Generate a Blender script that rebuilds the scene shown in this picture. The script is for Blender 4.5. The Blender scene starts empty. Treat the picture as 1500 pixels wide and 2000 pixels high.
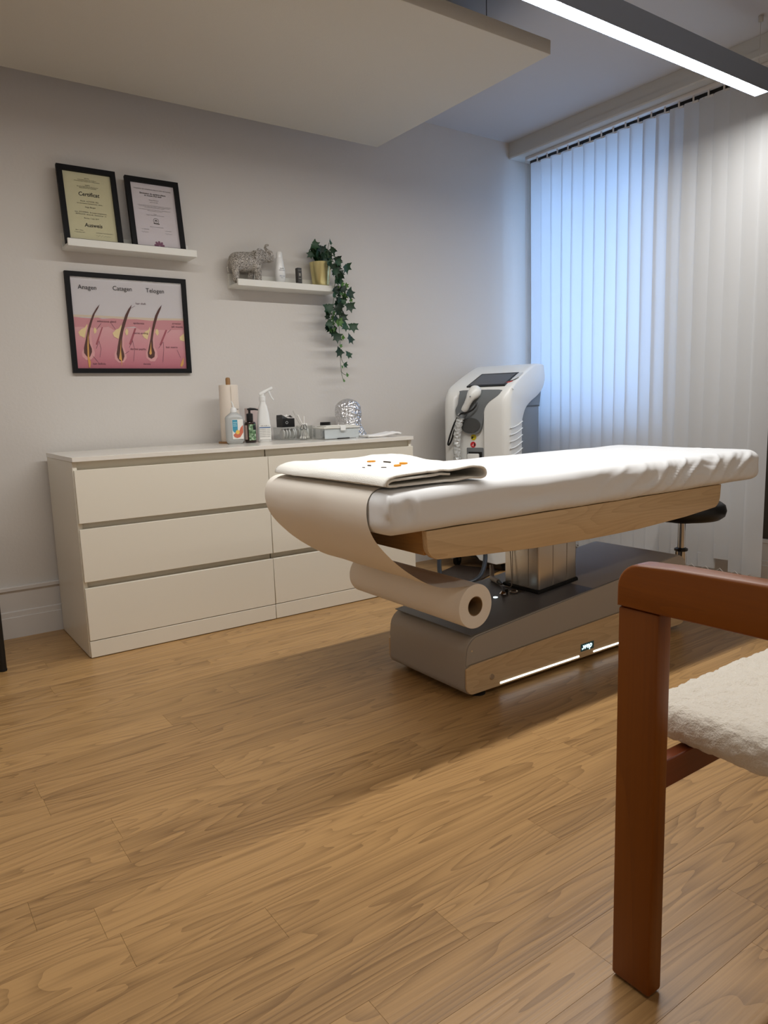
import bpy, bmesh, math, random
import numpy as np
from mathutils import Vector, Matrix, noise
random.seed(7)
S = bpy.context.scene
C = S.collection
rad = math.radians

# ---------------------------------------------------------------- camera
FPX = 1411.6
cam_d = bpy.data.cameras.new('camera')
cam = bpy.data.objects.new('camera', cam_d); C.objects.link(cam)
cam_d.sensor_fit = 'VERTICAL'; cam_d.sensor_height = 36.0; cam_d.sensor_width = 27.0
cam_d.lens = FPX / 2000 * 36.0
cam_d.clip_start = 0.02
_y, _p, _r = 0.6123, 0.1486, -0.0304
_f = Vector((math.sin(_y) * math.cos(_p), math.cos(_y) * math.cos(_p), -math.sin(_p)))
_rt = Vector((math.cos(_y), -math.sin(_y), 0)); _up = _rt.cross(_f)
_R = math.cos(_r) * _rt + math.sin(_r) * _up; _U = -math.sin(_r) * _rt + math.cos(_r) * _up
M4 = Matrix((( _R.x, _U.x, -_f.x, -0.6011), (_R.y, _U.y, -_f.y, -3.3788), (_R.z, _U.z, -_f.z, 0.9428), (0, 0, 0, 1)))
cam.matrix_world = M4
S.camera = cam

# ---------------------------------------------------------------- world, exposure, lamp strengths
w = bpy.data.worlds.new('sky'); S.world = w; w.use_nodes = True
bg = w.node_tree.nodes['Background']
bg.inputs['Color'].default_value = (0.36, 0.60, 1.0, 1)
bg.inputs['Strength'].default_value = 4.6
LAMP_STRENGTH = 81.0
LAMP_COLOR = (1.0, 0.985, 0.955)
REAR_STRENGTH = 27.0
REAR_COLOR = (1.0, 0.94, 0.85)
S.view_settings.view_transform = 'Standard'; S.view_settings.look = 'None'
S.view_settings.gamma = 1.0; S.view_settings.use_curve_mapping = False
S.view_settings.exposure = 0.0

# ---------------------------------------------------------------- materials
MATS = {}
def srgb(c):
    return tuple(((x / 255) / 12.92 if x / 255 <= 0.04045 else ((x / 255 + 0.055) / 1.055) ** 2.4) for x in c) + (1,)
def mat(name, col, rough=0.5, metal=0.0, spec=0.5, **kw):
    if name in MATS: return MATS[name]
    m = bpy.data.materials.new(name); m.use_nodes = True
    b = m.node_tree.nodes['Principled BSDF']
    b.inputs['Base Color'].default_value = srgb(col) if max(col) > 1 else tuple(col) + (1,)
    b.inputs['Roughness'].default_value = rough; b.inputs['Metallic'].default_value = metal
    b.inputs['Specular IOR Level'].default_value = spec
    for k, v in kw.items(): b.inputs[k.replace('_', ' ')].default_value = v
    MATS[name] = m
    return m
def nd(m, t, **kw):
    n = m.node_tree.nodes.new(t)
    for k, v in kw.items(): setattr(n, k, v)
    return n
def lk(m, a, b): m.node_tree.links.new(a, b)
def pb(m): return m.node_tree.nodes['Principled BSDF']
def bump(m, kind='noise', scale=200, dist=0.001, strength=0.5, coord='Object', detail=3, vscale=(1, 1, 1)):
    tc = nd(m, 'ShaderNodeTexCoord'); mp = nd(m, 'ShaderNodeMapping'); mp.inputs['Scale'].default_value = vscale
    lk(m, tc.outputs[coord], mp.inputs[0])
    if kind == 'noise':
        t = nd(m, 'ShaderNodeTexNoise'); t.inputs['Scale'].default_value = scale; t.inputs['Detail'].default_value = detail; out = t.outputs['Fac']
    else:
        t = nd(m, 'ShaderNodeTexVoronoi'); t.inputs['Scale'].default_value = scale; out = t.outputs['Distance']
    lk(m, mp.outputs[0], t.inputs['Vector'])
    b = nd(m, 'ShaderNodeBump'); b.inputs['Distance'].default_value = dist; b.inputs['Strength'].default_value = strength
    lk(m, out, b.inputs['Height']); lk(m, b.outputs[0], pb(m).inputs['Normal'])
    return t
def ramp(m, fac, stops):
    r = nd(m, 'ShaderNodeValToRGB'); e = r.color_ramp.elements
    while len(e) < len(stops): e.new(0.5)
    for i, (p, c) in enumerate(stops): e[i].position = p; e[i].color = srgb(c)
    lk(m, fac, r.inputs[0]); return r.outputs[0]
def mathn(m, op, a, b=None):
    n = nd(m, 'ShaderNodeMath', operation=op)
    for i, x in enumerate((a, b)):
        if x is None: continue
        if isinstance(x, (int, float)): n.inputs[i].default_value = x
        else: lk(m, x, n.inputs[i])
    return n.outputs[0]
def wood(name, light, dark, axis='x', scale=1.0, rough=0.45, per_object=True, contrast=1.0, ring=60, coat=0.0):
    """grain runs along `axis`"""
    m = mat(name, light, rough)
    if coat: pb(m).inputs['Coat Weight'].default_value = coat; pb(m).inputs['Coat Roughness'].default_value = 0.2
    tc = nd(m, 'ShaderNodeTexCoord'); oi = nd(m, 'ShaderNodeObjectInfo')
    add = nd(m, 'ShaderNodeVectorMath', operation='ADD')
    sc = nd(m, 'ShaderNodeVectorMath', operation='SCALE'); sc.inputs[0].default_value = (37, 17, 23)
    lk(m, oi.outputs['Random'], sc.inputs['Scale'])
    lk(m, tc.outputs['Object'], add.inputs[0]); lk(m, sc.outputs[0], add.inputs[1])
    def mapped(s):
        mp = nd(m, 'ShaderNodeMapping'); mp.inputs['Scale'].default_value = s; lk(m, add.outputs[0], mp.inputs[0]); return mp.outputs[0]
    al, ac = 1.0 * scale, 9.0 * scale
    s1 = {'x': (al, ac, ac), 'y': (ac, al, ac), 'z': (ac, ac, al)}[axis]
    n1 = nd(m, 'ShaderNodeTexNoise'); n1.inputs['Scale'].default_value = 0.85; n1.inputs['Detail'].default_value = 2.0; n1.inputs['Roughness'].default_value = .45
    n1.inputs['Distortion'].default_value = 0.35
    lk(m, mapped(s1), n1.inputs['Vector'])
    rings = mathn(m, 'FRACT', mathn(m, 'MULTIPLY', n1.outputs['Fac'], ring * 0.35))
    # saw-tooth ring: soft start, sharp dark end like late wood
    rr = mathn(m, 'POWER', rings, 2.6)
    s2 = {'x': (2.2, 190, 190), 'y': (190, 2.2, 190), 'z': (190, 190, 2.2)}[axis]
    n2 = nd(m, 'ShaderNodeTexNoise'); n2.inputs['Scale'].default_value = 1.0 * scale; n2.inputs['Detail'].default_value = 3; lk(m, mapped(s2), n2.inputs['Vector'])
    s3 = {'x': (1.2, 26, 26), 'y': (26, 1.2, 26), 'z': (26, 26, 1.2)}[axis]
    n3 = nd(m, 'ShaderNodeTexNoise'); n3.inputs['Scale'].default_value = 1.0 * scale; n3.inputs['Detail'].default_value = 2; lk(m, mapped(s3), n3.inputs['Vector'])
    f = mathn(m, 'ADD', mathn(m, 'MULTIPLY', rr, 0.52 * contrast), mathn(m, 'MULTIPLY', mathn(m, 'SUBTRACT', n2.outputs['Fac'], 0.5), 1.1 * contrast))
    f = mathn(m, 'ADD', f, mathn(m, 'MULTIPLY', mathn(m, 'SUBTRACT', n3.outputs['Fac'], 0.45), 0.7 * contrast))
    f = mathn(m, 'ADD', f, mathn(m, 'MULTIPLY', mathn(m, 'SUBTRACT', oi.outputs['Random'], 0.5), 0.34 * (1 if per_object else 0)))
    f = mathn(m, 'ADD', f, 0.14)
    col = ramp(m, f, [(0.0, light), (1.0, dark)])
    lk(m, col, pb(m).inputs['Base Color'])
    b = nd(m, 'ShaderNodeBump'); b.inputs['Distance'].default_value = 0.0006; b.inputs['Strength'].default_value = 0.35; b.invert = True
    lk(m, f, b.inputs['Height']); lk(m, b.outputs[0], pb(m).inputs['Normal'])
    return m
def thin_glass(name, tint=(1, 1, 1), gloss=0.08, rough=0.02):
    m = bpy.data.materials.new(name); m.use_nodes = True; MATS[name] = m
    nt = m.node_tree; nt.nodes.remove(pb(m)); out = [n for n in nt.nodes if n.type == 'OUTPUT_MATERIAL'][0]
    tr = nd(m, 'ShaderNodeBsdfTransparent'); tr.inputs[0].default_value = tuple(tint) + (1,)
    gl = nd(m, 'ShaderNodeBsdfGlossy'); gl.inputs['Roughness'].default_value = rough
    fr = nd(m, 'ShaderNodeLayerWeight'); fr.inputs['Blend'].default_value = 0.25
    mx = nd(m, 'ShaderNodeMixShader'); s = mathn(m, 'ADD', mathn(m, 'MULTIPLY', fr.outputs['Facing'], 0.35), gloss)
    lk(m, s, mx.inputs[0]); lk(m, tr.outputs[0], mx.inputs[1]); lk(m, gl.outputs[0], mx.inputs[2]); lk(m, mx.outputs[0], out.inputs[0])
    return m
def emis(name, col, strength):
    m = bpy.data.materials.new(name); m.use_nodes = True; MATS[name] = m
    b = pb(m); b.inputs['Base Color'].default_value = (0.8, 0.8, 0.8, 1); b.inputs['Emission Color'].default_value = tuple(col) + (1,)
    b.inputs['Emission Strength'].default_value = strength
    return m

m_wall = mat('wall_paint', (214, 209, 203), 0.85, spec=.2); bump(m_wall, scale=75, dist=.0022, strength=.28, detail=4)
m_ceil = mat('ceiling_paint', (196, 195, 196), 0.9, spec=.2); bump(m_ceil, scale=90, dist=.001, strength=.2)
m_trim = mat('trim_paint', (214, 210, 206), 0.45)
m_corn = mat('cornice_paint', (196, 194, 188), 0.5)
m_floor = wood('oak_plank', (184, 144, 93), (108, 77, 42), 'x', rough=.36, contrast=.82, ring=62)
m_under = mat('subfloor', (112, 74, 42), .9)
m_whlac = mat('white_lacquer', (232, 226, 211), 0.28)
m_whtop = mat('white_lacquer_top', (232, 227, 218), 0.16)
m_shelf = mat('white_shelf', (228, 226, 218), 0.4)
m_blackfr = mat('black_frame', (6, 5, 8), 0.6, spec=.25)
m_pane = thin_glass('picture_glass', (.97, .97, .97), .012, .05)
m_ink = mat('ink', (34, 34, 38), .8)
m_inkg = mat('grey_ink', (105, 100, 100), .8)
m_panel = mat('acoustic_fabric', (205, 199, 186), .95, spec=.1); bump(m_panel, 'voronoi', scale=330, dist=.0006, strength=.5)
m_lamp = mat('lamp_aluminium', (150, 164, 186), .5, .0)
m_steel = mat('brushed_steel', (214, 210, 204), .32, 1.0)
m_chrome = mat('chrome', (200, 200, 202), .08, 1.0)
m_black = mat('black_plastic', (14, 14, 15), .4)
m_rubber = mat('black_rubber', (12, 12, 12), .8)
m_sheet = mat('white_cotton', (238, 239, 240), .75, spec=.2)
pb(m_sheet).inputs['Sheen Weight'].default_value = .15
bump(m_sheet, scale=900, dist=.0002, strength=.3)
m_paper = mat('exam_paper', (246, 239, 228), .7, spec=.2); bump(m_paper, scale=1100, dist=.00015, strength=.3)
m_towel = mat('terry_towel', (244, 242, 235), .95, spec=.1); bump(m_towel, scale=420, dist=.0022, strength=.7, detail=2)
m_greybase = mat('grey_powder_coat', (168, 160, 150), .45)
m_greytop = mat('dark_grey_top', (98, 97, 100), .38)
m_bedwood = wood('bed_oak', (224, 196, 154), (176, 140, 100), 'x', rough=.4, contrast=.5, ring=50)
m_bedwoody = wood('bed_oak_end', (190, 142, 82), (140, 96, 48), 'y', rough=.4, contrast=.4, ring=50)
m_chair = wood('chair_wood', (134, 73, 9), (94, 44, 2), 'z', rough=.42, contrast=.34, ring=30)
m_chairy = wood('chair_wood_arm', (140, 76, 9), (98, 46, 2), 'y', rough=.38, contrast=.34, ring=30)
for _x in (m_chair, m_chairy): pb(_x).inputs['Specular IOR Level'].default_value = .3
m_chaird = wood('chair_rail_wood', (120, 55, 24), (80, 30, 12), 'x', rough=.35, contrast=.34, ring=30)
m_fleece = mat('white_fleece', (240, 232, 218), 1.0, spec=.05); pb(m_fleece).inputs['Sheen Weight'].default_value = .4
bump(m_fleece, scale=260, dist=.004, strength=.8, detail=5)
m_mach = mat('machine_white', (232, 232, 228), .3)
m_mgrey = mat('machine_grey', (112, 116, 118), .45)
m_mdark = mat('machine_dark_grey', (72, 73, 72), .5)
m_screen = mat('screen_glass', (60, 61, 66), .12)
m_mgcol = mat('machine_back_column', (120, 126, 132), .5)
m_dkblue = mat('dark_blue_tube', (30, 36, 44), .4)
m_gold = mat('brass_pot', (218, 206, 150), .3, .8)
m_leaf = mat('ivy_leaf', (24, 66, 34), .5); m_leaf2 = mat('young_ivy_leaf', (74, 118, 40), .5)
_t = nd(m_leaf, 'ShaderNodeObjectInfo'); lk(m_leaf, ramp(m_leaf, _t.outputs['Random'], [(0, (10, 36, 20)), (1, (26, 68, 34))]), pb(m_leaf).inputs['Base Color'])
m_stem = mat('ivy_stem', (58, 78, 40), .6)
m_soil = mat('soil', (40, 30, 22), .95)
m_dkbrown = mat('dark_brown_panel', (66, 58, 46), .6)
m_foil = mat('crumpled_foil', (236, 236, 238), .3, 1.0); bump(m_foil, 'voronoi', scale=85, dist=.008, strength=.9)
m_clear = thin_glass('clear_plastic', (.96, .97, .97), .035, .08)
m_milky = mat('milky_plastic', (206, 208, 206), .35, Transmission_Weight=.35)
m_glass = thin_glass('jar_glass', (.985, .99, .985), .035, .02)
m_cotton = mat('cotton', (240, 238, 234), .95)
m_window = thin_glass('window_glass', (.97, .98, 1.0), .04, .01)

# translucent blind fabric
m_blind = bpy.data.materials.new('blind_fabric'); m_blind.use_nodes = True
_b = pb(m_blind); _b.inputs['Base Color'].default_value = srgb((226, 226, 226)); _b.inputs['Roughness'].default_value = .8; _b.inputs['Specular IOR Level'].default_value = .15
_tl = nd(m_blind, 'ShaderNodeBsdfTranslucent'); _tl.inputs[0].default_value = srgb((232, 236, 240)); _mx = nd(m_blind, 'ShaderNodeMixShader'); _mx.inputs[0].default_value = .45
_o = [n for n in m_blind.node_tree.nodes if n.type == 'OUTPUT_MATERIAL'][0]
lk(m_blind, _b.outputs[0], _mx.inputs[1]); lk(m_blind, _tl.outputs[0], _mx.inputs[2]); lk(m_blind, _mx.outputs[0], _o.inputs[0])
_n = nd(m_blind, 'ShaderNodeTexNoise'); _n.inputs['Scale'].default_value = 60; _c = nd(m_blind, 'ShaderNodeTexCoord'); _m = nd(m_blind, 'ShaderNodeMapping'); _m.inputs['Scale'].default_value = (1, 12, .6)
lk(m_blind, _c.outputs['Object'], _m.inputs[0]); lk(m_blind, _m.outputs[0], _n.inputs['Vector']); _bp = nd(m_blind, 'ShaderNodeBump'); _bp.inputs['Distance'].default_value = .0005; _bp.inputs['Strength'].default_value = .4
lk(m_blind, _n.outputs['Fac'], _bp.inputs['Height']); lk(m_blind, _bp.outputs[0], _b.inputs['Normal'])

# ---------------------------------------------------------------- geometry helpers
class G:
    def __init__(s): s.v = []; s.f = []; s.m = []
    def add(s, vs, fs, mi=0):
        o = len(s.v); s.v += [tuple(v) for v in vs]; s.f += [tuple(i + o for i in f) for f in fs]; s.m += [mi] * len(fs); return s
    def bm(s, b, mi=0):
        b.verts.ensure_lookup_table(); b.verts.index_update()
        s.add([v.co[:] for v in b.verts], [[v.index for v in f.verts] for f in b.faces], mi); b.free(); return s
    def box(s, x0, x1, y0, y1, z0, z1, r=0.0, seg=2, mi=0, rot=None):
        b = bmesh.new(); bmesh.ops.create_cube(b, size=1)
        for v in b.verts: v.co = Vector(((x0 + x1) / 2 + v.co.x * (x1 - x0), (y0 + y1) / 2 + v.co.y * (y1 - y0), (z0 + z1) / 2 + v.co.z * (z1 - z0)))
        if r > 0: bmesh.ops.bevel(b, geom=b.edges[:], offset=r, segments=seg, profile=.5, affect='EDGES')
        if rot is not None:
            c = Vector(((x0 + x1) / 2, (y0 + y1) / 2, (z0 + z1) / 2))
            for v in b.verts: v.co = rot @ (v.co - c) + c
        return s.bm(b, mi)
    def prism(s, poly, axis, a, b, r=0.0, seg=2, mi=0):
        """extrude polygon; axis 'y': poly=(x,z); 'x': (y,z); 'z': (x,y)"""
        bm_ = bmesh.new()
        def P(p, t): return {'y': (p[0], t, p[1]), 'x': (t, p[0], p[1]), 'z': (p[0], p[1], t)}[axis]
        v0 = [bm_.verts.new(P(p, a)) for p in poly]; v1 = [bm_.verts.new(P(p, b)) for p in poly]
        f0 = bm_.faces.new(v0); f1 = bm_.faces.new(v1[::-1]); n = len(poly)
        for i in range(n): bm_.faces.new((v0[(i + 1) % n], v0[i], v1[i], v1[(i + 1) % n]))
        bmesh.ops.recalc_face_normals(bm_, faces=bm_.faces[:])
        if r > 0:
            es = [e for f in (f0, f1) for e in f.edges]
            bmesh.ops.bevel(bm_, geom=list(set(es)), offset=r, segments=seg, profile=.5, affect='EDGES')
        return s.bm(bm_, mi)
    def lathe(s, prof, c=(0, 0, 0), n=32, mi=0, sx=1, sy=1, axis='z'):
        vs = []; fs = []
        for (r, z) in prof:
            for k in range(n):
                a = 2 * math.pi * k / n; p = (r * sx * math.cos(a), r * sy * math.sin(a), z)
                if axis == 'y': p = (p[0], p[2], p[1])
                elif axis == 'x': p = (p[2], p[0], p[1])
                vs.append((c[0] + p[0], c[1] + p[1], c[2] + p[2]))
        for i in range(len(prof) - 1):
            for k in range(n):
                a, b_ = i * n + k, i * n + (k + 1) % n; fs.append((a, b_, b_ + n, a + n))
        if prof[0][0] > 1e-6: fs.append(tuple(range(n))[::-1])
        if prof[-1][0] > 1e-6: fs.append(tuple(range((len(prof) - 1) * n, len(prof) * n)))
        return s.add(vs, fs, mi)
    def cyl(s, p0, p1, r, r1=None, n=20, mi=0): return s.tube([p0, p1], [r, r if r1 is None else r1], n, mi)
    def tube(s, pts, r, n=10, mi=0, cap=True):
        pts = [Vector(p) for p in pts]; R = r if isinstance(r, (list, tuple)) else [r] * len(pts)
        vs = []; fs = []; u = None
        for i, p in enumerate(pts):
            d = (pts[min(i + 1, len(pts) - 1)] - pts[max(i - 1, 0)]).normalized()
            if u is None: u = d.orthogonal().normalized()
            else:
                u = (u - d * u.dot(d))
                u = u.normalized() if u.length > 1e-6 else d.orthogonal().normalized()
            w_ = d.cross(u)
            for k in range(n):
                a = 2 * math.pi * k / n; vs.append(p + (u * math.cos(a) + w_ * math.sin(a)) * R[i])
        for i in range(len(pts) - 1):
            for k in range(n):
                a, b_ = i * n + k, i * n + (k + 1) % n; fs.append((a, b_, b_ + n, a + n))
        if cap: fs.append(tuple(range(n))[::-1]); fs.append(tuple(range((len(pts) - 1) * n, len(pts) * n)))
        return s.add(vs, fs, mi)
    def grid(s, fn, nu, nv, mi=0, flip=False):
        vs = [fn(i / nu, j / nv) for i in range(nu + 1) for j in range(nv + 1)]; fs = []
        for i in range(nu):
            for j in range(nv):
                a = i * (nv + 1) + j; q = (a, a + 1, a + nv + 2, a + nv + 1); fs.append(q[::-1] if flip else q)
        return s.add(vs, fs, mi)
    def flat(s, poly, y, mi=0):      # polygon (x,z) facing -y
        return s.add([(p[0], y, p[1]) for p in poly], [tuple(range(len(poly)))], mi)
    def shift(s, d): s.v = [(v[0] + d[0], v[1] + d[1], v[2] + d[2]) for v in s.v]; return s
    def xf(s, m): s.v = [tuple(m @ Vector(v)) for v in s.v]; return s

def smooth_path(pts, k=4):
    P = [Vector(p) for p in pts]; out = []
    for i in range(len(P) - 1):
        a, b, c, d = P[max(i - 1, 0)], P[i], P[i + 1], P[min(i + 2, len(P) - 1)]
        for j in range(k):
            t = j / k; out.append(.5 * ((2 * b) + (-a + c) * t + (2 * a - 5 * b + 4 * c - d) * t * t + (-a + 3 * b - 3 * c + d) * t ** 3))
    out.append(P[-1]); return out

def build(name, g, m, parent=None, loc=None, smooth=40, off=None, kind=None, label=None):
    """g: geometry in world coordinates (or parent's local ones when the parent has 'local'); m: material or list"""
    me = bpy.data.meshes.new(name)
    ms = m if isinstance(m, (list, tuple)) else [m]
    o3 = Vector((0, 0, 0))
    if parent is not None and not parent.get('_local'): o3 = Vector(parent['_org'])
    if loc is not None and parent is None: o3 = Vector(loc)
    me.from_pydata([(v[0] - o3[0], v[1] - o3[1], v[2] - o3[2]) for v in g.v], [], g.f)
    for x in ms: me.materials.append(x)
    if len(ms) > 1: me.polygons.foreach_set('material_index', g.m)
    me.validate()
    b = bmesh.new(); b.from_mesh(me); bmesh.ops.recalc_face_normals(b, faces=b.faces[:]) if g.__dict__.get('fixn', True) else None; b.to_mesh(me); b.free()
    if smooth:
        me.shade_smooth(); me.set_sharp_from_angle(angle=rad(smooth))
    o = bpy.data.objects.new(name, me); C.objects.link(o)
    if parent is not None:
        o.parent = parent; o['_org'] = parent['_org']; o['_local'] = parent.get('_local', 0)
    else:
        o.location = o3; o['_org'] = tuple(o3); o['_local'] = 0
    if kind: o['kind'] = kind
    if label: o['label'] = label
    return o
def thing(name, label, cat, loc=(0, 0, 0), rot=(0, 0, 0), group=None, local=False):
    o = bpy.data.objects.new(name, None); C.objects.link(o); o.location = loc; o.rotation_euler = rot
    o.empty_display_size = .05
    o['label'] = label; o['category'] = cat; o['_org'] = tuple(loc); o['_local'] = 1 if local else 0
    if group: o['group'] = group
    return o
def tag(o, label, cat, group=None):
    o['label'] = label; o['category'] = cat
    if group: o['group'] = group
    return o
def struct(name, g, m, parent=None, smooth=40):
    o = build(name, g, m, parent, smooth=smooth)
    if parent is None: o['kind'] = 'structure'
    return o
def text_geo(lines, y=0.0):
    """lines: (string, x, z, size, align[, shear, xscale]); flat lettering in the xz plane facing -y"""
    g = G(); tmp = []
    for L in lines:
        cu = bpy.data.curves.new('lettering', 'FONT'); cu.body = L[0]; cu.size = L[3]; cu.align_x = L[4]; cu.resolution_u = 2
        if len(L) > 5: cu.shear = L[5]
        if len(L) > 7: cu.offset = L[7]
        ob = bpy.data.objects.new('lettering', cu); C.objects.link(ob); tmp.append((ob, cu, L))
    dg = bpy.context.evaluated_depsgraph_get(); dg.update()
    for ob, cu, L in tmp:
        me = bpy.data.meshes.new_from_object(ob.evaluated_get(dg)); xs = L[6] if len(L) > 6 else 1
        g.add([(L[1] + v.co.x * xs, y, L[2] + v.co.y) for v in me.vertices], [tuple(p.vertices) for p in me.polygons])
        bpy.data.meshes.remove(me); bpy.data.objects.remove(ob); bpy.data.curves.remove(cu)
    return g
def round_box(x0, x1, y0, y1, z0, z1, r, step, disp=None, rv=None):
    lo = np.array([x0, y0, z0]); hi = np.array([x1, y1, z1]); ilo = lo + r; ihi = hi - r
    g = G(); key = {}; N = [max(2, int(round((hi[a] - lo[a]) / step))) for a in range(3)]
    def vid(p):
        k = tuple(np.round(p, 5))
        if k in key: return key[k]
        c_ = np.clip(p, ilo, ihi); n = p - c_; L = np.linalg.norm(n); n = n / L if L > 0 else n
        q = c_ + n * r
        if disp: q = q + n * disp(q, n)
        key[k] = len(g.v); g.v.append(tuple(q)); return key[k]
    for a in range(3):
        b, c_ = (a + 1) % 3, (a + 2) % 3
        for side in (0, 1):
            for i in range(N[b]):
                for j in range(N[c_]):
                    q = []
                    for (di, dj) in ((0, 0), (1, 0), (1, 1), (0, 1)):
                        p = np.zeros(3); p[a] = (lo, hi)[side][a]
                        p[b] = lo[b] + (hi[b] - lo[b]) * (i + di) / N[b]; p[c_] = lo[c_] + (hi[c_] - lo[c_]) * (j + dj) / N[c_]
                        q.append(vid(p))
                    g.f.append(tuple(q if side else q[::-1])); g.m.append(0)
    return g
def sstep(a, b, x):
    t = min(1, max(0, (x - a) / (b - a))); return t * t * (3 - 2 * t)
def nz(x, y, z, s=1.0): return noise.noise(Vector((x * s, y * s, z * s)))

# ================================================================ ROOM
XL, XR, YF, H = -1.65, 2.98, -4.70, 2.4985
fl = struct('floor', G().box(XL, XR, YF, 0, -.12, -.014), m_under)
joints = {7: -.185, 14: -.353, 17: -.239, 22: -.086, 21: -.328, 11: .313, 13: .101, 24: .166, 26: .317, 23: .522}
plank_cache = {}
def plank(x0, x1, y0, y1):
    key = round(x1 - x0, 3)
    if key not in plank_cache:
        L = x1 - x0; g = G().box(.00015, L - .00015, -.09985, -.00015, -.013, 0, .00025, 1)
        me_o = build('plank', g, m_floor, fl, smooth=0); me_o.location = (x0, y1, 0); plank_cache[key] = me_o; return
    o = plank_cache[key].copy(); C.objects.link(o); o.parent = fl; o.location = (x0, y1, 0)
rng = random.Random(3)
for k in range(47):
    y1 = -.01 - .1 * k; y0 = y1 - .1
    x = joints.get(k, XL + rng.choice([.2, .5, .8, 1.1, 1.4]))
    xs = [x]
    while x < XR - .25:
        x += rng.choice([.8, 1.0, 1.2, 1.35, 1.5]) if k != 21 else rng.choice([1.2]); xs.append(x)
    x = xs[0]
    while x > XL + .05:
        x -= rng.choice([.7, 1.0, 1.2]); xs.insert(0, x)
    xs = [XL] + [q for q in xs if XL + .15 < q < XR - .15] + [XR]
    for a, b in zip(xs[:-1], xs[1:]): plank(round(a, 3), round(b, 3), y0, y1)
struct('ceiling', G().box(XL - .1, XR + .3, YF - .1, .1, H, H + .1), m_ceil)
struct('wall_back', G().box(XL - .1, XR + .3, 0, .12, -.05, H), m_wall)
struct('wall_left', G().box(XL - .12, XL, YF - .1, .0, -.05, H), m_wall)
struct('wall_front', G().box(XL, XR, YF - .12, YF, -.05, H), m_wall)
WY0, WY1, WZ0, WZ1 = -.98, -.06, .80, 2.30
g = G()
g.box(XR, XR + .28, YF, WY0, -.05, H); g.box(XR, XR + .28, WY1, 0, -.05, H)
g.box(XR, XR + .28, WY0, WY1, -.05, WZ0); g.box(XR, XR + .28, WY0, WY1, WZ1, H)
struct('wall_right', g, m_wall)
# window behind the blind
g = G(); fx0, fx1 = XR + .14, XR + .19
g.box(fx0, fx1, WY0, WY0 + .055, WZ0, WZ1, .003); g.box(fx0, fx1, WY1 - .055, WY1, WZ0, WZ1, .003)
g.box(fx0, fx1, WY0 + .055, WY1 - .055, WZ0, WZ0 + .06, .003); g.box(fx0, fx1, WY0 + .055, WY1 - .055, WZ1 - .06, WZ1, .003)
g.box(fx0, fx1, -.58, -.53, WZ0 + .06, WZ1 - .06, .003)
win = struct('window_1', g, m_trim)
for a, b in ((WY0 + .05, -.575), (-.535, WY1 - .05)):
    struct('pane', G().box(XR + .163, XR + .167, a, b, WZ0 + .055, WZ1 - .055), m_window, win)
struct('sill', G().box(XR + .002, XR + .14, WY0 + .003, WY1 - .003, WZ0 - .0, WZ0 + .02, .004), m_trim, win)
# baseboards: lower board, bead, panel, cap
def bbprof(t):   # (distance from wall, z)
    return [(0, 0), (.024, 0), (.024, .089), (.0205, .091), (.0205, .112), (.016, .1155), (.0145, .1155), (.0145, .2), (.0185, .203), (.0235, .2055), (.0235, .219), (.021, .222), (0, .222)]
g = G().prism([(-d, z) for d, z in bbprof(0)], 'x', XL, XR, mi=0)
struct('baseboard_back', g, m_trim, smooth=20)
g = G().prism([(XR - d, z) for d, z in bbprof(0)], 'y', YF, -.024)
struct('baseboard_right', g, m_trim, smooth=20)
g = G().prism([(XL + d, z) for d, z in bbprof(0)], 'y', YF, -.024)
struct('baseboard_left', g, m_trim, smooth=20)
# cornice / pelmet box along the window wall
g = G().box(2.79, XR, -4.699, -.001, 2.44, H - .0005)
struct('trim_1', g, m_corn)
g = G().prism([(2.7865, 2.4395), (2.786, 2.412), (2.790, 2.405), (XR, 2.405), (XR, 2.4395)], 'y', -4.699, -.0015)
struct('trim_2', g, m_corn, smooth=20)
# dark wall panel right of the blind, above the baseboard
g = G().box(2.972, 2.9795, -2.75, -1.52, .2235, 2.36, .002)
struct('trim_3', g, m_dkbrown)

# ================================================================ VERTICAL BLIND
BX = 2.87
bl = thing('vertical_blind', 'white fabric vertical blind with closed slats hanging in front of the window', 'blind', (BX, -.85, 0))
g = G().box(BX - .02, BX + .02, -1.62, -.08, 2.388, 2.4045, .002)
build('head_rail', g, m_trim, bl)
g = G().box(BX + .022, BX + .03, -1.62, -.08, 2.372, 2.403, .001)
build('rail_shadow_strip', g, m_black, bl)
rb = random.Random(11)
slat_y = []
for i in range(19):
    yc = -.160 - .0785 * i; slat_y.append(yc)
    a0 = -rad(8 + rb.uniform(-4, 7)); tw = rad(rb.uniform(-8, 3)); sway = rb.uniform(-.004, .004)
    zb = .05 + (.058 if i == 16 else rb.uniform(-.004, .004))
    def fn(u, v, yc=yc, a0=a0, tw=tw, sway=sway, zb=zb):
        z = 2.362 + (zb - 2.362) * u; s = (v - .5) * .089; a = a0 + tw * u * u
        bow = .0055 * (1 - (2 * v - 1) ** 2)
        return (BX + s * math.sin(a) - bow * math.cos(a) + .002 * math.sin(u * 7 + yc * 9), yc + s * math.cos(a) + sway * u + bow * math.sin(a), z)
    gs = G(); gs.fixn = False; gs.grid(fn, 22, 5)
    sl = build('slat', gs, m_blind, bl, smooth=60)
    aa = a0 + tw; R = Matrix.Rotation(-(aa), 3, 'Z')
    cy = yc + sway
    build('weight_pocket', G().box(BX - .0022, BX + .0022, cy - .0435, cy + .0435, zb - .001, zb + .075, .001, 1, rot=R), m_blind, sl)
    build('carrier', G().box(BX - .003, BX + .003, yc - .004, yc + .004, 2.36, 2.39, .001, 1).box(BX - .004, BX + .004, yc - .026, yc + .026, 2.352, 2.362, .001, 1), m_trim, bl)
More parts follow.
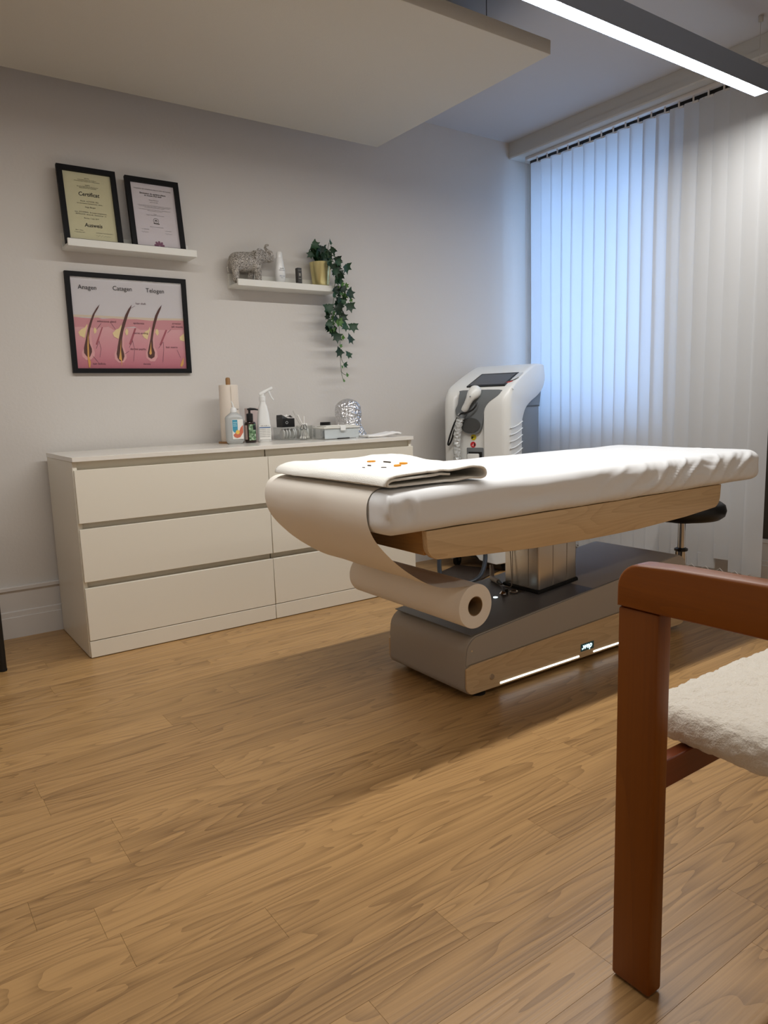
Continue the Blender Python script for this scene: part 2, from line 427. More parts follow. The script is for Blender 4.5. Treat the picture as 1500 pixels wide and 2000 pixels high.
for a, b in zip(slat_y[:-1], slat_y[1:]):
    pts = [(BX - .012, a + (b - a) * t, .062 - .022 * math.sin(math.pi * t)) for t in np.linspace(0, 1, 7)]
    build('bead_chain', G().tube(pts, .0013, 5), m_trim, bl)
build('control_cord', G().tube([(BX - .03, -.094, 2.39), (BX - .03, -.094, .62)], .0014, 6).tube([(BX - .03, -.104, 2.39), (BX - .03, -.104, .66)], .0014, 6).tube([(BX - .03, -.094, .62), (BX - .03, -.099, .605), (BX - .03, -.104, .66)], .0014, 6), m_trim, bl)

# ================================================================ CEILING PANEL AND LAMP
ap = thing('acoustic_panel', 'large flat off-white acoustic panel hanging just below the ceiling', 'ceiling panel', (.49, -.745, 2.245))
build('panel', G().box(-.72, 1.687, -1.326, -.160, 2.245, 2.298, .004, 2), m_panel, ap)
for x, y in ((1.50, -1.17), (-.5, -1.15), (1.50, -.32), (-.5, -.32)):
    c_ = build('suspension_cable', G().cyl((x, y, 2.297), (x, y, 2.485), .0016, n=6), m_black, ap)
    build('ceiling_anchor', G().lathe([(.009, 2.475), (.009, 2.498)], (x, y, 0), 12), m_steel, ap)

def make_lamp(y, x0, x1, strength, color, label, nm='linear_pendant_lamp'):
    t = thing(nm, label, 'lamp', ((x0 + x1) / 2, y, 2.2))
    g = G()
    g.box(x0, x1, y - .031, y - .0275, 2.2, 2.29); g.box(x0, x1, y + .0275, y + .031, 2.2, 2.29)
    g.box(x0, x1, y - .0275, y + .0275, 2.286, 2.29); g.box(x0, x0 + .003, y - .0275, y + .0275, 2.2, 2.286)
    build('housing', g, m_lamp, t, smooth=0)
    build('end_cap', G().box(x1, x1 + .004, y - .031, y + .031, 2.2, 2.29, .001, 1), m_lamp, t)
    m = emis('lamp_diffuser_%d' % int(-y * 10), color, strength)
    gd = G().add([(x0 + .004, y - .0272, 2.2015), (x1 - .001, y - .0272, 2.2015), (x1 - .001, y + .0272, 2.2015), (x0 + .004, y + .0272, 2.2015)], [(0, 3, 2, 1)]); gd.fixn = False
    build('diffuser', gd, m, t, smooth=0)
    for x in (x1 - .03, x0 + .03):
        build('cable_holder', G().cyl((x, y, 2.29), (x, y, 2.302), .004, n=10), m_steel, t)
        build('cable', G().cyl((x, y, 2.30), (x, y, 2.48), .0012, n=6), m_steel, t)
        build('ceiling_mount', G().lathe([(.0075, 2.474), (.0095, 2.478), (.0105, 2.498)], (x, y, 0), 14), m_steel, t)
    return t
make_lamp(-1.63, -.66, 2.66, LAMP_STRENGTH, LAMP_COLOR, 'long grey linear pendant lamp with glowing white underside over the treatment table')
make_lamp(-3.95, -.40, 2.42, REAR_STRENGTH, REAR_COLOR, 'second long grey linear pendant lamp behind the wooden armchair')

# ================================================================ DRESSER
dr = thing('dresser', 'wide white six-drawer dresser standing against the back wall', 'dresser', (.8, -.28, 0))
DY0, DY1 = -.52, -.04
g = G().box(-.0, 1.6, DY0, DY1, .762, .78, .0012, 1); build('top_panel', g, m_whtop, dr)
for x in (.002, 1.582): build('side_panel', G().box(x, x + .016, DY0 + .018, DY1, .003, .7615, .0008, 1), m_whlac, dr)
build('carcass', G().box(.019, 1.581, DY0 + .05, DY1, .02, .7615).box(.0185, .797, DY0 + .030, DY0 + .05, .005, .7615).box(.803, 1.5815, DY0 + .030, DY0 + .05, .005, .7615), m_whlac, dr, smooth=0)
for x0, x1 in ((.0045, .7985), (.8015, 1.5955)):
    for z0, z1 in ((.529, .731), (.302, .506), (.0705, .277)):
        d = build('drawer', G().box(x0, x1, DY0 + .001, DY0 + .0165, z0, z1, .0012, 1), m_whlac, dr)
        build('drawer_box', G().box(x0 + .02, x1 - .02, DY0 + .0165, DY0 + .0298, z0 + .02, z1 - .012), m_whlac, d, smooth=0)
    build('plinth', G().box(x0, x1, DY0 + .001, DY0 + .0165, .003, .0675, .0012, 1), m_whlac, dr)

# ================================================================ WALL LEDGES
def ledge(x0, ztop, label):
    t = thing('picture_ledge', label, 'shelf', (x0 + .275, -.06, ztop - .03))
    build('board', G().box(x0, x0 + .55, -.109, -.012, ztop - .03, ztop - .018, .0008, 1), m_shelf, t)
    build('front_lip', G().box(x0, x0 + .55, -.12, -.109, ztop - .03, ztop, .0008, 1), m_shelf, t)
    build('back_plate', G().box(x0, x0 + .55, -.012, -.0005, ztop - .03, ztop + .04, .0008, 1), m_shelf, t)
ledge(.1474, 1.6545, 'white picture ledge holding two framed certificates')
ledge(.890, 1.546, 'white picture ledge holding the elephant figurine and the ivy pot')

# ================================================================ PICTURES
def frame(nm, label, cat_, loc, rot, W, Hh, b, d):
    t = thing(nm, label, cat_, loc, rot, local=True)
    g = G()
    o = [(-W / 2, 0), (W / 2, 0), (W / 2, Hh), (-W / 2, Hh)]; i = [(-W / 2 + b, b), (W / 2 - b, b), (W / 2 - b, Hh - b), (-W / 2 + b, Hh - b)]
    vs = [(p[0], -d, p[1]) for p in o] + [(p[0], -d, p[1]) for p in i] + [(p[0], 0, p[1]) for p in o] + [(p[0], -.004, p[1]) for p in i]
    fs = []
    for k in range(4):
        n = (k + 1) % 4; fs += [(k, n, n + 4, k + 4), (k, k + 8, n + 8, n), (k + 4, n + 4, n + 12, k + 12), (k + 8, k + 12, n + 12, n + 8)]
    g.add(vs, fs); build('frame', g, m_blackfr, t, smooth=30)
    return t
lean = rad(9)
def scribble(x0, z0, w_, h_, n=4, th=.0006):
    pts = [(x0 + w_ * t, z0 + h_ * math.sin(t * n * 6.28) * (0.5 + .5 * math.sin(t * 5))) for t in np.linspace(0, 1, 12 * n)]
    g = G()
    for a, b in zip(pts[:-1], pts[1:]): g.add([(a[0], 0, a[1] - th), (b[0], 0, b[1] - th), (b[0], 0, b[1] + th), (a[0], 0, a[1] + th)], [(0, 1, 2, 3)])
    return g
def at_y(g, y): g.v = [(v[0], y, v[2]) for v in g.v]; g.fixn = False; return g
# yellow certificate
t = frame('framed_certificate', 'black-framed certificate on yellowish paper, headed Certificat and Ausweis, on the ledge', 'picture', (.262, -.083, 1.6369), (-lean, 0, 0), .236, .326, .021, .018)
pw, ph = .197, .287; z0 = .018
mp = mat('certificate_paper', (222, 216, 178), .8)
build('paper', G().box(-pw / 2 - .003, pw / 2 + .003, -.006, -.004, z0, z0 + ph + .006), mp, t, smooth=0)
def zc(v): return z0 + ph * (1 - v) * 1.0
L = [('ANGFA', 0, zc(.085), .0062, 'CENTER'), ('Association Suisse des Coiffeurs', 0, zc(.107), .0058, 'CENTER'), ('Schweizerischer Verband der Coiffeurmeister', 0, zc(.127), .0056, 'CENTER'),
     ('BVBMN', 0, zc(.185), .006, 'CENTER'), ('Berufsverband Berner Kosmetiker', 0, zc(.207), .0062, 'CENTER'), ('Fachverband des Gewerbes', 0, zc(.226), .0062, 'CENTER'),
     ('Certificat', 0, zc(.338), .0235, 'CENTER', .15, .95, .0004), ('POUR  ACTIVITES  DES', 0, zc(.425), .0072, 'CENTER'), ('aux secrétaires Commerciales  dames', 0, zc(.455), .0068, 'CENTER'),
     ('Gege Berger', 0, zc(.51), .0085, 'CENTER', .2), ('avec  KYLOFERAL  de toutes compétences', 0, zc(.585), .0077, 'CENTER', 0, .95), ('ANTILLACD  dauernde  Gesetzlicher  no', 0, zc(.617), .0077, 'CENTER', 0, .95),
     ('Bernau, 1 sept. 2019', 0, zc(.672), .0072, 'CENTER'), ('Ausweis', .004, zc(.79), .0225, 'CENTER', .15, .95, .0004),
     ('Bern / Olten', -.055, zc(.855), .006, 'CENTER'), ('17 septembre 2017', -.055, zc(.885), .0055, 'CENTER'), ('Le Président de la commission', .045, zc(.873), .0055, 'CENTER')]
build('lettering', at_y(text_geo(L), -.0068), m_ink, t, smooth=0)
build('signature', at_y(scribble(.01, zc(.91), .06, .004, 5, .0003), -.0068), m_ink, t, smooth=0)
build('pane', G().box(-pw / 2 - .003, pw / 2 + .003, -.0125, -.0115, .018, .309), m_pane, t, smooth=0)
# white certificate
t = frame('framed_certificate', 'black-framed certificate on white paper with a mauve flower at its foot', 'picture', (.538, -.083, 1.6369), (-lean, 0, 0), .236, .320, .021, .018)
mp2 = mat('white_certificate_paper', (226, 218, 222), .8)
build('paper', G().box(-pw / 2 - .003, pw / 2 + .003, -.006, -.004, z0, z0 + .285), mp2, t, smooth=0)
def zc(v): return z0 + .281 * (1 - v)
L = [('Attestation de compétence dans le cadre de l\'activité', 0, zc(.095), .0082, 'CENTER', 0, .93), ('Elimination du système pileux,', 0, zc(.165), .0098, 'CENTER', 0, .98, .0002), ('au moyen d\'un laser', 0, zc(.195), .0098, 'CENTER', 0, .98, .0002)]
L2 = [('Margot Bernard', 0, zc(.26), .0065, 'CENTER'), ('née le 4.12.1980', 0, zc(.292), .0055, 'CENTER'),
      ('a suivi avec succès le cours de formation et les examens de contrôle selon', 0, zc(.345), .0049, 'CENTER'), ('la loi du cinq juin relative à la protection contre les dangers du rayon', 0, zc(.362), .0049, 'CENTER'), ('non ionisant et du son de manière complète', 0, zc(.379), .0049, 'CENTER'),
      ('Les compétences requises sont acquises pour une durée illimitée ainsi', 0, zc(.41), .0049, 'CENTER'), ('que pour le traitement de la peau', 0, zc(.428), .0049, 'CENTER'),
      ('Suisse', 0, zc(.478), .0055, 'CENTER'), ('Organe responsable de la formation', 0, zc(.495), .0055, 'CENTER'), ('Berne, le 12 septembre 2021', 0, zc(.68), .0052, 'CENTER'),
      ('La responsable', -.052, zc(.725), .0055, 'CENTER'), ('Le président', .05, zc(.725), .0055, 'CENTER')]
build('lettering', at_y(text_geo(L), -.0068), m_ink, t, smooth=0)
build('fine_print', at_y(text_geo(L2), -.0068), m_inkg, t, smooth=0, kind='stuff')
g = G()
for r0, r1 in ((.0108, .0125), (.006, .0068)):
    for k in range(24):
        a, b = 2 * math.pi * k / 24, 2 * math.pi * (k + 1) / 24; cx, cz = 0, zc(.575)
        g.add([(cx + r * math.cos(q), 0, cz + r * math.sin(q)) for r, q in ((r0, a), (r1, a), (r1, b), (r0, b))], [(0, 1, 2, 3)])
g.add([(-.012, 0, zc(.605)), (.014, 0, zc(.612)), (.014, 0, zc(.63)), (-.012, 0, zc(.622))], [(0, 1, 2, 3)])
g.add([(-.007, 0, zc(.58)), (0, 0, zc(.555)), (.007, 0, zc(.58))], [(0, 1, 2)])
build('seal', at_y(g, -.0068), m_inkg, t, smooth=0)
build('signature', at_y(scribble(-.07, zc(.765), .03, .003, 3, .0004).add([v for v in scribble(.035, zc(.765), .03, .003, 3, .0004).v], scribble(.035, zc(.765), .03, .003, 3, .0004).f), -.0068), m_ink, t, smooth=0)
g = G()
for k, a in enumerate((150, 120, 90, 60, 30)):
    a = rad(a); c0 = (0.002, zc(1.0) + .001); L_ = .030 if k in (1, 2, 3) else .026
    pts = []
    for q in np.linspace(0, 2 * math.pi, 14, endpoint=False):
        l = .62 * L_ + .38 * L_ * math.cos(q); s = .0068 * math.sin(q) * (0.75 + .25 * math.cos(q)); pts.append((c0[0] + l * math.cos(a) - s * math.sin(a), c0[1] + l * math.sin(a) + s * math.cos(a)))
    g.flat(pts, 0)
build('flower_emblem', at_y(g, -.0068), mat('mauve_ink', (138, 92, 118), .8), t, smooth=0)
build('pane', G().box(-pw / 2 - .003, pw / 2 + .003, -.0125, -.0115, .018, .303), m_pane, t, smooth=0)
# hair poster
POSTER = {'cream': [(0.0024, 0.2277), (0.0416, 0.2281), (0.1047, 0.2281), (0.1729, 0.2268), (0.2703, 0.2263), (0.3708, 0.227), (0.4886, 0.2303), (0.4892, 0.2204), (0.3697, 0.2133), (0.2694, 0.2148), (0.172, 0.2162), (0.1039, 0.2187), (0.0407, 0.2185), (0.0027, 0.2178)], 'epi': [(0.0031, 0.2186), (0.0332, 0.2155), (0.07, 0.2146), (0.1039, 0.2187), (0.1224, 0.214), (0.1722, 0.2181), (0.2106, 0.216), (0.2697, 0.2186), (0.3373, 0.2139), (0.3906, 0.2189), (0.4892, 0.2204), (0.4888, 0.1789), (0.4081, 0.1759), (0.3791, 0.1748), (0.3508, 0.1777), (0.2858, 0.1714), (0.2592, 0.1857), (0.2078, 0.1799), (0.1681, 0.1671), (0.1463, 0.1813), (0.1194, 0.1784), (0.0852, 0.1733), (0.0372, 0.177), (0.003, 0.1757)], 'derm': [(0.0034, 0.1794), (0.489, 0.1828), (0.488, 0.0), (-0.0, 0.0)], 'low': [(-0.0003, 0.039), (0.0819, 0.0442), (0.1962, 0.0347), (0.3145, 0.021), (0.4881, 0.0313), (0.488, 0.0), (-0.0, 0.0)], 'h1': [(0.1162, 0.2761), (0.0997, 0.2575), (0.0825, 0.2307), (0.0688, 0.2005), (0.0567, 0.1667), (0.0461, 0.1293), (0.0338, 0.0843), (0.0333, 0.0657), (0.0449, 0.0492), (0.0561, 0.0494), (0.066, 0.0702), (0.0665, 0.0851), (0.0591, 0.1073), (0.0587, 0.1334), (0.066, 0.167), (0.0781, 0.2009), (0.0922, 0.2349), (0.1072, 0.2579)], 'h2': [(0.2549, 0.2814), (0.2376, 0.2608), (0.2218, 0.2335), (0.2073, 0.1989), (0.1956, 0.1643), (0.1863, 0.1299), (0.1777, 0.0954), (0.1706, 0.0648), (0.1737, 0.0458), (0.1823, 0.0326), (0.1962, 0.0347), (0.204, 0.054), (0.2028, 0.0693), (0.1971, 0.0959), (0.1999, 0.1303), (0.2085, 0.1648), (0.221, 0.1994), (0.2358, 0.238), (0.2474, 0.2613)], 'h3': [(0.3908, 0.2872), (0.3738, 0.2677), (0.3575, 0.2399), (0.3447, 0.2045), (0.3347, 0.1693), (0.3261, 0.1303), (0.3161, 0.0951), (0.3095, 0.0716), (0.3108, 0.0521), (0.3244, 0.0438), (0.3393, 0.0527), (0.3428, 0.0723), (0.3364, 0.0956), (0.337, 0.1306), (0.3453, 0.1697), (0.3569, 0.2051), (0.3697, 0.2405), (0.3841, 0.2683)], 's1': [(0.0366, 0.0918), (0.0243, 0.0693), (0.0246, 0.0507), (0.04, 0.036), (0.0589, 0.0382), (0.075, 0.0516), (0.0784, 0.0704), (0.0709, 0.0927), (0.0691, 0.1374), (0.0703, 0.1746), (0.0511, 0.1665), (0.0445, 0.1329)], 's2': [(0.1777, 0.0954), (0.1617, 0.0646), (0.1618, 0.0418), (0.176, 0.0268), (0.1995, 0.0271), (0.2135, 0.0465), (0.2126, 0.0695), (0.205, 0.0961), (0.21, 0.1344), (0.213, 0.1725), (0.1913, 0.1679), (0.1846, 0.1336)], 's3': [(0.3144, 0.0989), (0.3022, 0.0714), (0.3024, 0.0481), (0.3195, 0.0328), (0.3399, 0.0331), (0.3536, 0.0529), (0.3533, 0.0764), (0.3428, 0.0996), (0.3458, 0.1387), (0.3508, 0.1777), (0.3281, 0.173), (0.3214, 0.1379)], 'g1': [(0.0569, 0.1908), (0.0443, 0.1736), (0.0309, 0.1676), (0.0169, 0.1542), (0.0212, 0.1396), (0.0406, 0.1298), (0.0486, 0.159), (0.0568, 0.1815)], 'g2': [(0.2022, 0.193), (0.1899, 0.1755), (0.1759, 0.1693), (0.1604, 0.1536), (0.1658, 0.1387), (0.1843, 0.1298), (0.1938, 0.1605), (0.2022, 0.1835)], 'g3': [(0.3293, 0.1885), (0.32, 0.1727), (0.3033, 0.1643), (0.2914, 0.1504), (0.2973, 0.1391), (0.3127, 0.1299), (0.3206, 0.1534), (0.3296, 0.1769)], 'g4': [(0.0855, 0.1771), (0.0806, 0.1639), (0.0831, 0.1491), (0.0911, 0.1549), (0.0941, 0.1681)], 'g5': [(0.2231, 0.1767), (0.2148, 0.1612), (0.2205, 0.1443), (0.2282, 0.1521), (0.2302, 0.1675)], 'g6': [(0.3591, 0.1799), (0.3505, 0.1641), (0.3588, 0.1488), (0.3667, 0.1569), (0.3665, 0.1705)], 'g7': [(0.4859, 0.1629), (0.4643, 0.1444), (0.4654, 0.1305), (0.4862, 0.1252)], 'y1': [(0.0572, 0.1593), (0.0491, 0.0996), (0.0458, 0.0473), (0.0478, 0.0043), (0.0529, 0.0032), (0.0578, 0.025), (0.0529, 0.0474), (0.0551, 0.0998)], 'y2': [(0.1952, 0.1301), (0.187, 0.0766), (0.1792, 0.0421), (0.1883, 0.0346), (0.188, 0.0059), (0.1922, 0.0347), (0.1921, 0.0423), (0.1909, 0.0767)], 'y3': [(0.3283, 0.1226), (0.3231, 0.0913), (0.3161, 0.0678), (0.3216, 0.0609), (0.3282, 0.0681), (0.3272, 0.0914)], 'y4': [(0.4767, 0.0512), (0.4646, 0.031), (0.457, 0.0129), (0.4651, 0.0078), (0.4747, 0.0231)], 'm1': [(0.1164, 0.1783), (0.1213, 0.1785), (0.0904, 0.1007), (0.085, 0.1043)], 'm2': [(0.2586, 0.1781), (0.2665, 0.1784), (0.237, 0.1046), (0.2286, 0.1082)], 'm3': [(0.3998, 0.1756), (0.4081, 0.1759), (0.3739, 0.1043), (0.3668, 0.1081)]}
PT = {'Anagen': (0.0697, 0.3421), 'Catagen': (0.2187, 0.3455), 'Telogen': (0.3642, 0.3449), 'hair shaft': (0.2948, 0.2866), 'sebaceous gland': (0.1393, 0.2028), 'epidermis': (0.2789, 0.1999), 'nerve ending': (0.2847, 0.1568), 'dermal papilla': (0.2673, 0.0861), 'arrector': (0.454, 0.2051), 'pili muscle': (0.4558, 0.1903), 'hair matrix': (0.4231, 0.0969), 'hair follicle': (0.093, 0.0195), 'dermis': (0.3023, 0.02)}
PL = [((0.1151, 0.195), (0.0941, 0.1681)), ((0.1588, 0.195), (0.1742, 0.1711)), ((0.2497, 0.2652), (0.2683, 0.2768)), ((0.2063, 0.0637), (0.227, 0.0775)), ((0.0695, 0.0534), (0.088, 0.0274)), ((0.4475, 0.0864), (0.4618, 0.0509)), ((0.4249, 0.1785), (0.4071, 0.1622)), ((0.1014, 0.1198), (0.0853, 0.0856)), ((0.0993, 0.1178), (0.1061, 0.0861)), ((0.1061, 0.0861), (0.0973, 0.0483)), ((0.2448, 0.1278), (0.2513, 0.0858)), ((0.2513, 0.0858), (0.2431, 0.0316)), ((0.2464, 0.124), (0.2282, 0.0929)), ((0.3854, 0.1203), (0.3848, 0.085)), ((0.3848, 0.085), (0.3766, 0.0297)), ((0.3833, 0.1203), (0.3607, 0.0923))]
t = frame('framed_poster', 'black-framed pink poster of three hair follicles headed Anagen, Catagen and Telogen', 'picture', (.1453 + .264, -.0015, 1.1143), (0, 0, 0), .528, .427, .02, .0185)
ox, oz = -.244, .02
mk = lambda n, c: mat('poster_' + n, c, .7)
build('paper', G().box(-.247, .247, -.006, -.004, .017, .410), mk('paper', (222, 217, 219)), t, smooth=0)
m_derm = mk('dermis', (226, 160, 166))
_tc = nd(m_derm, 'ShaderNodeTexCoord'); _s = nd(m_derm, 'ShaderNodeSeparateXYZ'); lk(m_derm, _tc.outputs['Object'], _s.inputs[0])
_mr = nd(m_derm, 'ShaderNodeMapRange'); _mr.inputs[1].default_value = .02; _mr.inputs[2].default_value = .24; lk(m_derm, _s.outputs[2], _mr.inputs[0])
lk(m_derm, ramp(m_derm, _mr.outputs[0], [(0, (198, 114, 130)), (.35, (222, 150, 160)), (1, (236, 186, 188))]), pb(m_derm).inputs['Base Color'])
layers = [('derm', 'dermis_layer', m_derm), ('cream', 'horny_layer', mk('cream', (226, 208, 186))), ('epi', 'epidermis_layer', mk('epi', (218, 152, 158)))]
dy = -.0062
for k, nm, mm in layers:
    dy -= .0002; build(nm, at_y(G().flat([(ox + a, oz + b) for a, b in POSTER[k]], 0), dy), mm, t, smooth=0)
for ks, nm, c_ in ((('s1', 's2', 's3'), 'root_sheath', (236, 176, 178)), (('m1', 'm2', 'm3'), 'muscle', (176, 92, 104)), (('g1', 'g2', 'g3', 'g7', 'g4', 'g5', 'g6'), 'gland', (246, 222, 168)), (('h1', 'h2', 'h3'), 'hair', (92, 54, 48)), (('y1', 'y2', 'y3', 'y4'), 'papilla', (232, 176, 96))):
    dy -= .0003
    for k in ks: build(nm, at_y(G().flat([(ox + a, oz + b) for a, b in POSTER[k]], 0), dy), mk(nm, c_), t, smooth=0)
g = G()
for (a, b) in PL:
    d = Vector((b[0] - a[0], b[1] - a[1])).normalized() * .0006; n = (-d[1], d[0])
    g.add([(ox + a[0] + n[0], 0, oz + a[1] + n[1]), (ox + b[0] + n[0], 0, oz + b[1] + n[1]), (ox + b[0] - n[0], 0, oz + b[1] - n[1]), (ox + a[0] - n[0], 0, oz + a[1] - n[1])], [(0, 1, 2, 3)])
build('pointer_lines', at_y(g, dy - .0003), mk('line', (96, 60, 84)), t, smooth=0)
big = [(k, ox + v[0], oz + v[1] - .006, .0265, 'CENTER', 0, .98) for k, v in PT.items() if k in ('Anagen', 'Catagen', 'Telogen')]
sm = [(k, ox + v[0], oz + v[1] - .003, .0125, 'CENTER') for k, v in PT.items() if k not in ('Anagen', 'Catagen', 'Telogen')]
build('heading', at_y(text_geo(big), dy - .0004), m_ink, t, smooth=0)
build('caption', at_y(text_geo(sm), dy - .0004), mk('caption', (88, 48, 66)), t, smooth=0)
build('pane', G().box(-.247, .247, -.0135, -.0125, .017, .410), m_pane, t, smooth=0)

# ================================================================ TREATMENT TABLE
tb = thing('treatment_table', 'electric treatment table with grey wedge base and oak-look frame', 'treatment table', (1.4, -1.535, 0))
BY0, BY1 = -1.74, -1.33
def ztop(x): return .21 + .0842 * (x - .865)
def arc(cx, cz, r, a0, a1, n=7): return [(cx + r * math.cos(rad(a0 + (a1 - a0) * i / n)), cz + r * math.sin(rad(a0 + (a1 - a0) * i / n))) for i in range(n + 1)]
# outline of the wedge (x, z)
xl, xr, zb = .843, 2.035, .018
outl = arc(xl + .03, zb + .03, .03, 180, 270) + arc(xr - .035, zb + .035, .035, 270, 360) + arc(xr - .06, ztop(xr) - .058, .06, 0, 90) + arc(xl + .062, ztop(xl + .03) - .058, .058, 94, 180)
build('base_shell', G().prism(outl, 'y', BY0 + .004, BY1 - .004, .002, 2), m_greybase, tb, smooth=30)
# upper side sheet on the near and far face, wood board below it
def side_poly(lo, hi):
    return lo, hi
for ya, yb in ((BY0, BY0 + .0035), (BY1 - .0035, BY1)):
    zs = lambda x: .119 + .0375 * (x - .85)
    up = [(xr - .001, zs(xr) + .001), (xr - .001, ztop(xr) - .06)] + arc(xr - .061, ztop(xr) - .06, .06, 0, 90) + arc(xl + .064, ztop(xl + .03) - .060, .056, 94, 180) + [(xl + .004, zs(xl) + .001)]
    build('side_sheet', G().prism(up, 'y', ya, yb), m_greybase, tb, smooth=30)
    lo = arc(xl + .032, zb + .032, .03, 180, 270) + arc(xr - .035, zb + .036, .034, 270, 360) + [(xr - .002, zs(xr) - .002), (xl + .022, zs(xl) - .002)] + [(xl + .002, zs(xl) - .010)]
    yy = (ya - .004, yb) if ya < -1.5 else (ya, yb + .004)
    build('oak_panel', G().prism(lo, 'y', yy[0], yy[1], .0012, 1), m_bedwood, tb, smooth=30)
    for x, z in ((.953, .060), (1.905, .062)):
        yf = yy[0] if ya < -1.5 else yy[1]; sgn = -1 if ya < -1.5 else 1
        build('screw', G().cyl((x, yf, z), (x, yf + sgn * .004, z), .0095, .0085, 16), m_steel, tb)
# top sheet with dark finish
g = G(); g.add([(xl + .028, BY0 + .004, ztop(xl + .028) + .0005), (xr - .062, BY0 + .004, ztop(xr - .062) + .0005), (xr - .062, BY1 - .004, ztop(xr - .062) + .0005), (xl + .028, BY1 - .004, ztop(xl + .028) + .0005),
            (xl + .028, BY0 + .004, ztop(xl + .028) + .0025), (xr - .062, BY0 + .004, ztop(xr - .062) + .0025), (xr - .062, BY1 - .004, ztop(xr - .062) + .0025), (xl + .028, BY1 - .004, ztop(xl + .028) + .0025)],
           [(0, 3, 2, 1), (4, 5, 6, 7), (0, 1, 5, 4), (1, 2, 6, 5), (2, 3, 7, 6), (3, 0, 4, 7)])
build('top_sheet', g, m_greytop, tb, smooth=0)
build('small_screw', G().cyl((.872, BY0 - .0005, .163), (.872, BY0 + .003, .163), .0035, n=10), m_steel, tb)
for x in (.925, 1.945):
    for y in (BY0 + .035, BY1 - .035):
        build('foot', G().lathe([(.026, 0), (.026, .012), (.018, .019)], (x, y, 0), 20), m_rubber, tb)
m_led = emis('led_white', (.85, .95, 1.0), 3.6); m_ledb = emis('led_blue_white', (.6, .92, 1.0), 1.8)
for x0, x1 in ((.990, 1.380), (1.458, 1.85)):
    build('light_strip', G().box(x0, x1, BY0 - .0056, BY0 - .0035, .0265, .0325, .001, 1), m_led, tb)
build('badge', G().box(1.388, 1.460, BY0 - .0052, BY0 - .003, .043, .071, .001, 1), mat('badge_teal', (70, 110, 118), .2), tb)
g = text_geo([('wep', 1.4225, .0515, .030, 'CENTER', .18, 1.0, .0008)], BY0 - .0056); g.fixn = False
build('logo', g, m_ledb, tb, smooth=0)
build('logo_dot', at_y(G().flat([(1.394, .050), (1.3985, .050), (1.3985, .056), (1.394, .056)], 0), BY0 - .0056), m_ledb, tb, smooth=0)
# column
CX0, CX1, CY0, CY1 = 1.300, 1.505, -1.625, -1.452
build('column_gasket', G().box(CX0 - .006, CX1 + .006, CY0 - .006, CY1 + .006, .235, .2705, .004, 1, rot=Matrix.Rotation(-math.atan(.0842), 3, 'Y')), m_rubber, tb)
g = G().box(CX0, CX1, CY0, CY1, .225, .50, .009, 3)
build('lifting_column', g, m_steel, tb, smooth=30)
for x in (CX0 + .075, CX0 + .15, ): build('column_groove', G().box(x - .0012, x + .0012, CY0 - .0006, CY0 + .001, .27, .49), m_greybase, tb, smooth=0)
for y in (CY0 + .05, CY0 + .13): build('column_groove', G().box(CX0 - .0006, CX0 + .001, y - .0012, y + .0012, .27, .49), m_greybase, tb, smooth=0)
build('mounting_plate', G().box(1.15, 1.70, -1.70, -1.38, .498, .515, .003, 1), m_greytop, tb)
# oak frame boards
low = arc(.652, .556, .045, 180, 262, 8) + [(.825, .500), (1.04, .489), (1.282, .4835), (1.42, .483), (1.555, .484), (1.832, .495), (1.98, .506)] + arc(2.015, .553, .045, 285, 360, 6)
low = low + [(2.064, .5955), (.604, .5955)]
for ya, yb in ((-1.86, -1.838), (-1.232, -1.21)):
    build('side_board', G().prism(low, 'y', ya, yb, .003, 2), m_bedwood, tb, smooth=30)
build('end_board', G().box(.612, .632, -1.8375, -1.2325, .524, .5955, .002, 1), m_bedwoody, tb)
build('end_board', G().box(2.035, 2.055, -1.8375, -1.2325, .53, .5955, .002, 1), m_bedwoody, tb)
build('bed_deck', G().box(.632, 2.035, -1.8375, -1.2325, .572, .5955), m_bedwoody, tb, smooth=0)
g = G()
for y in (-1.68, -1.41): g.box(1.2, 1.65, y - .02, y + .02, .514, .573)
build('cross_rail', g, m_greytop, tb)
build('mattress', round_box(.50, 2.27, -1.84, -1.23, .601, .695, .03, .06), m_cotton, tb)
# LED button, lying parts on the base
zz = ztop(1.165) + .0028
build('power_button', G().lathe([(.0085, 0), (.0085, .0015), (.006, .002)], (1.179, -1.529, ztop(1.179) + .002), 20), emis('button_light', (.75, .95, 1), 2.2), tb)

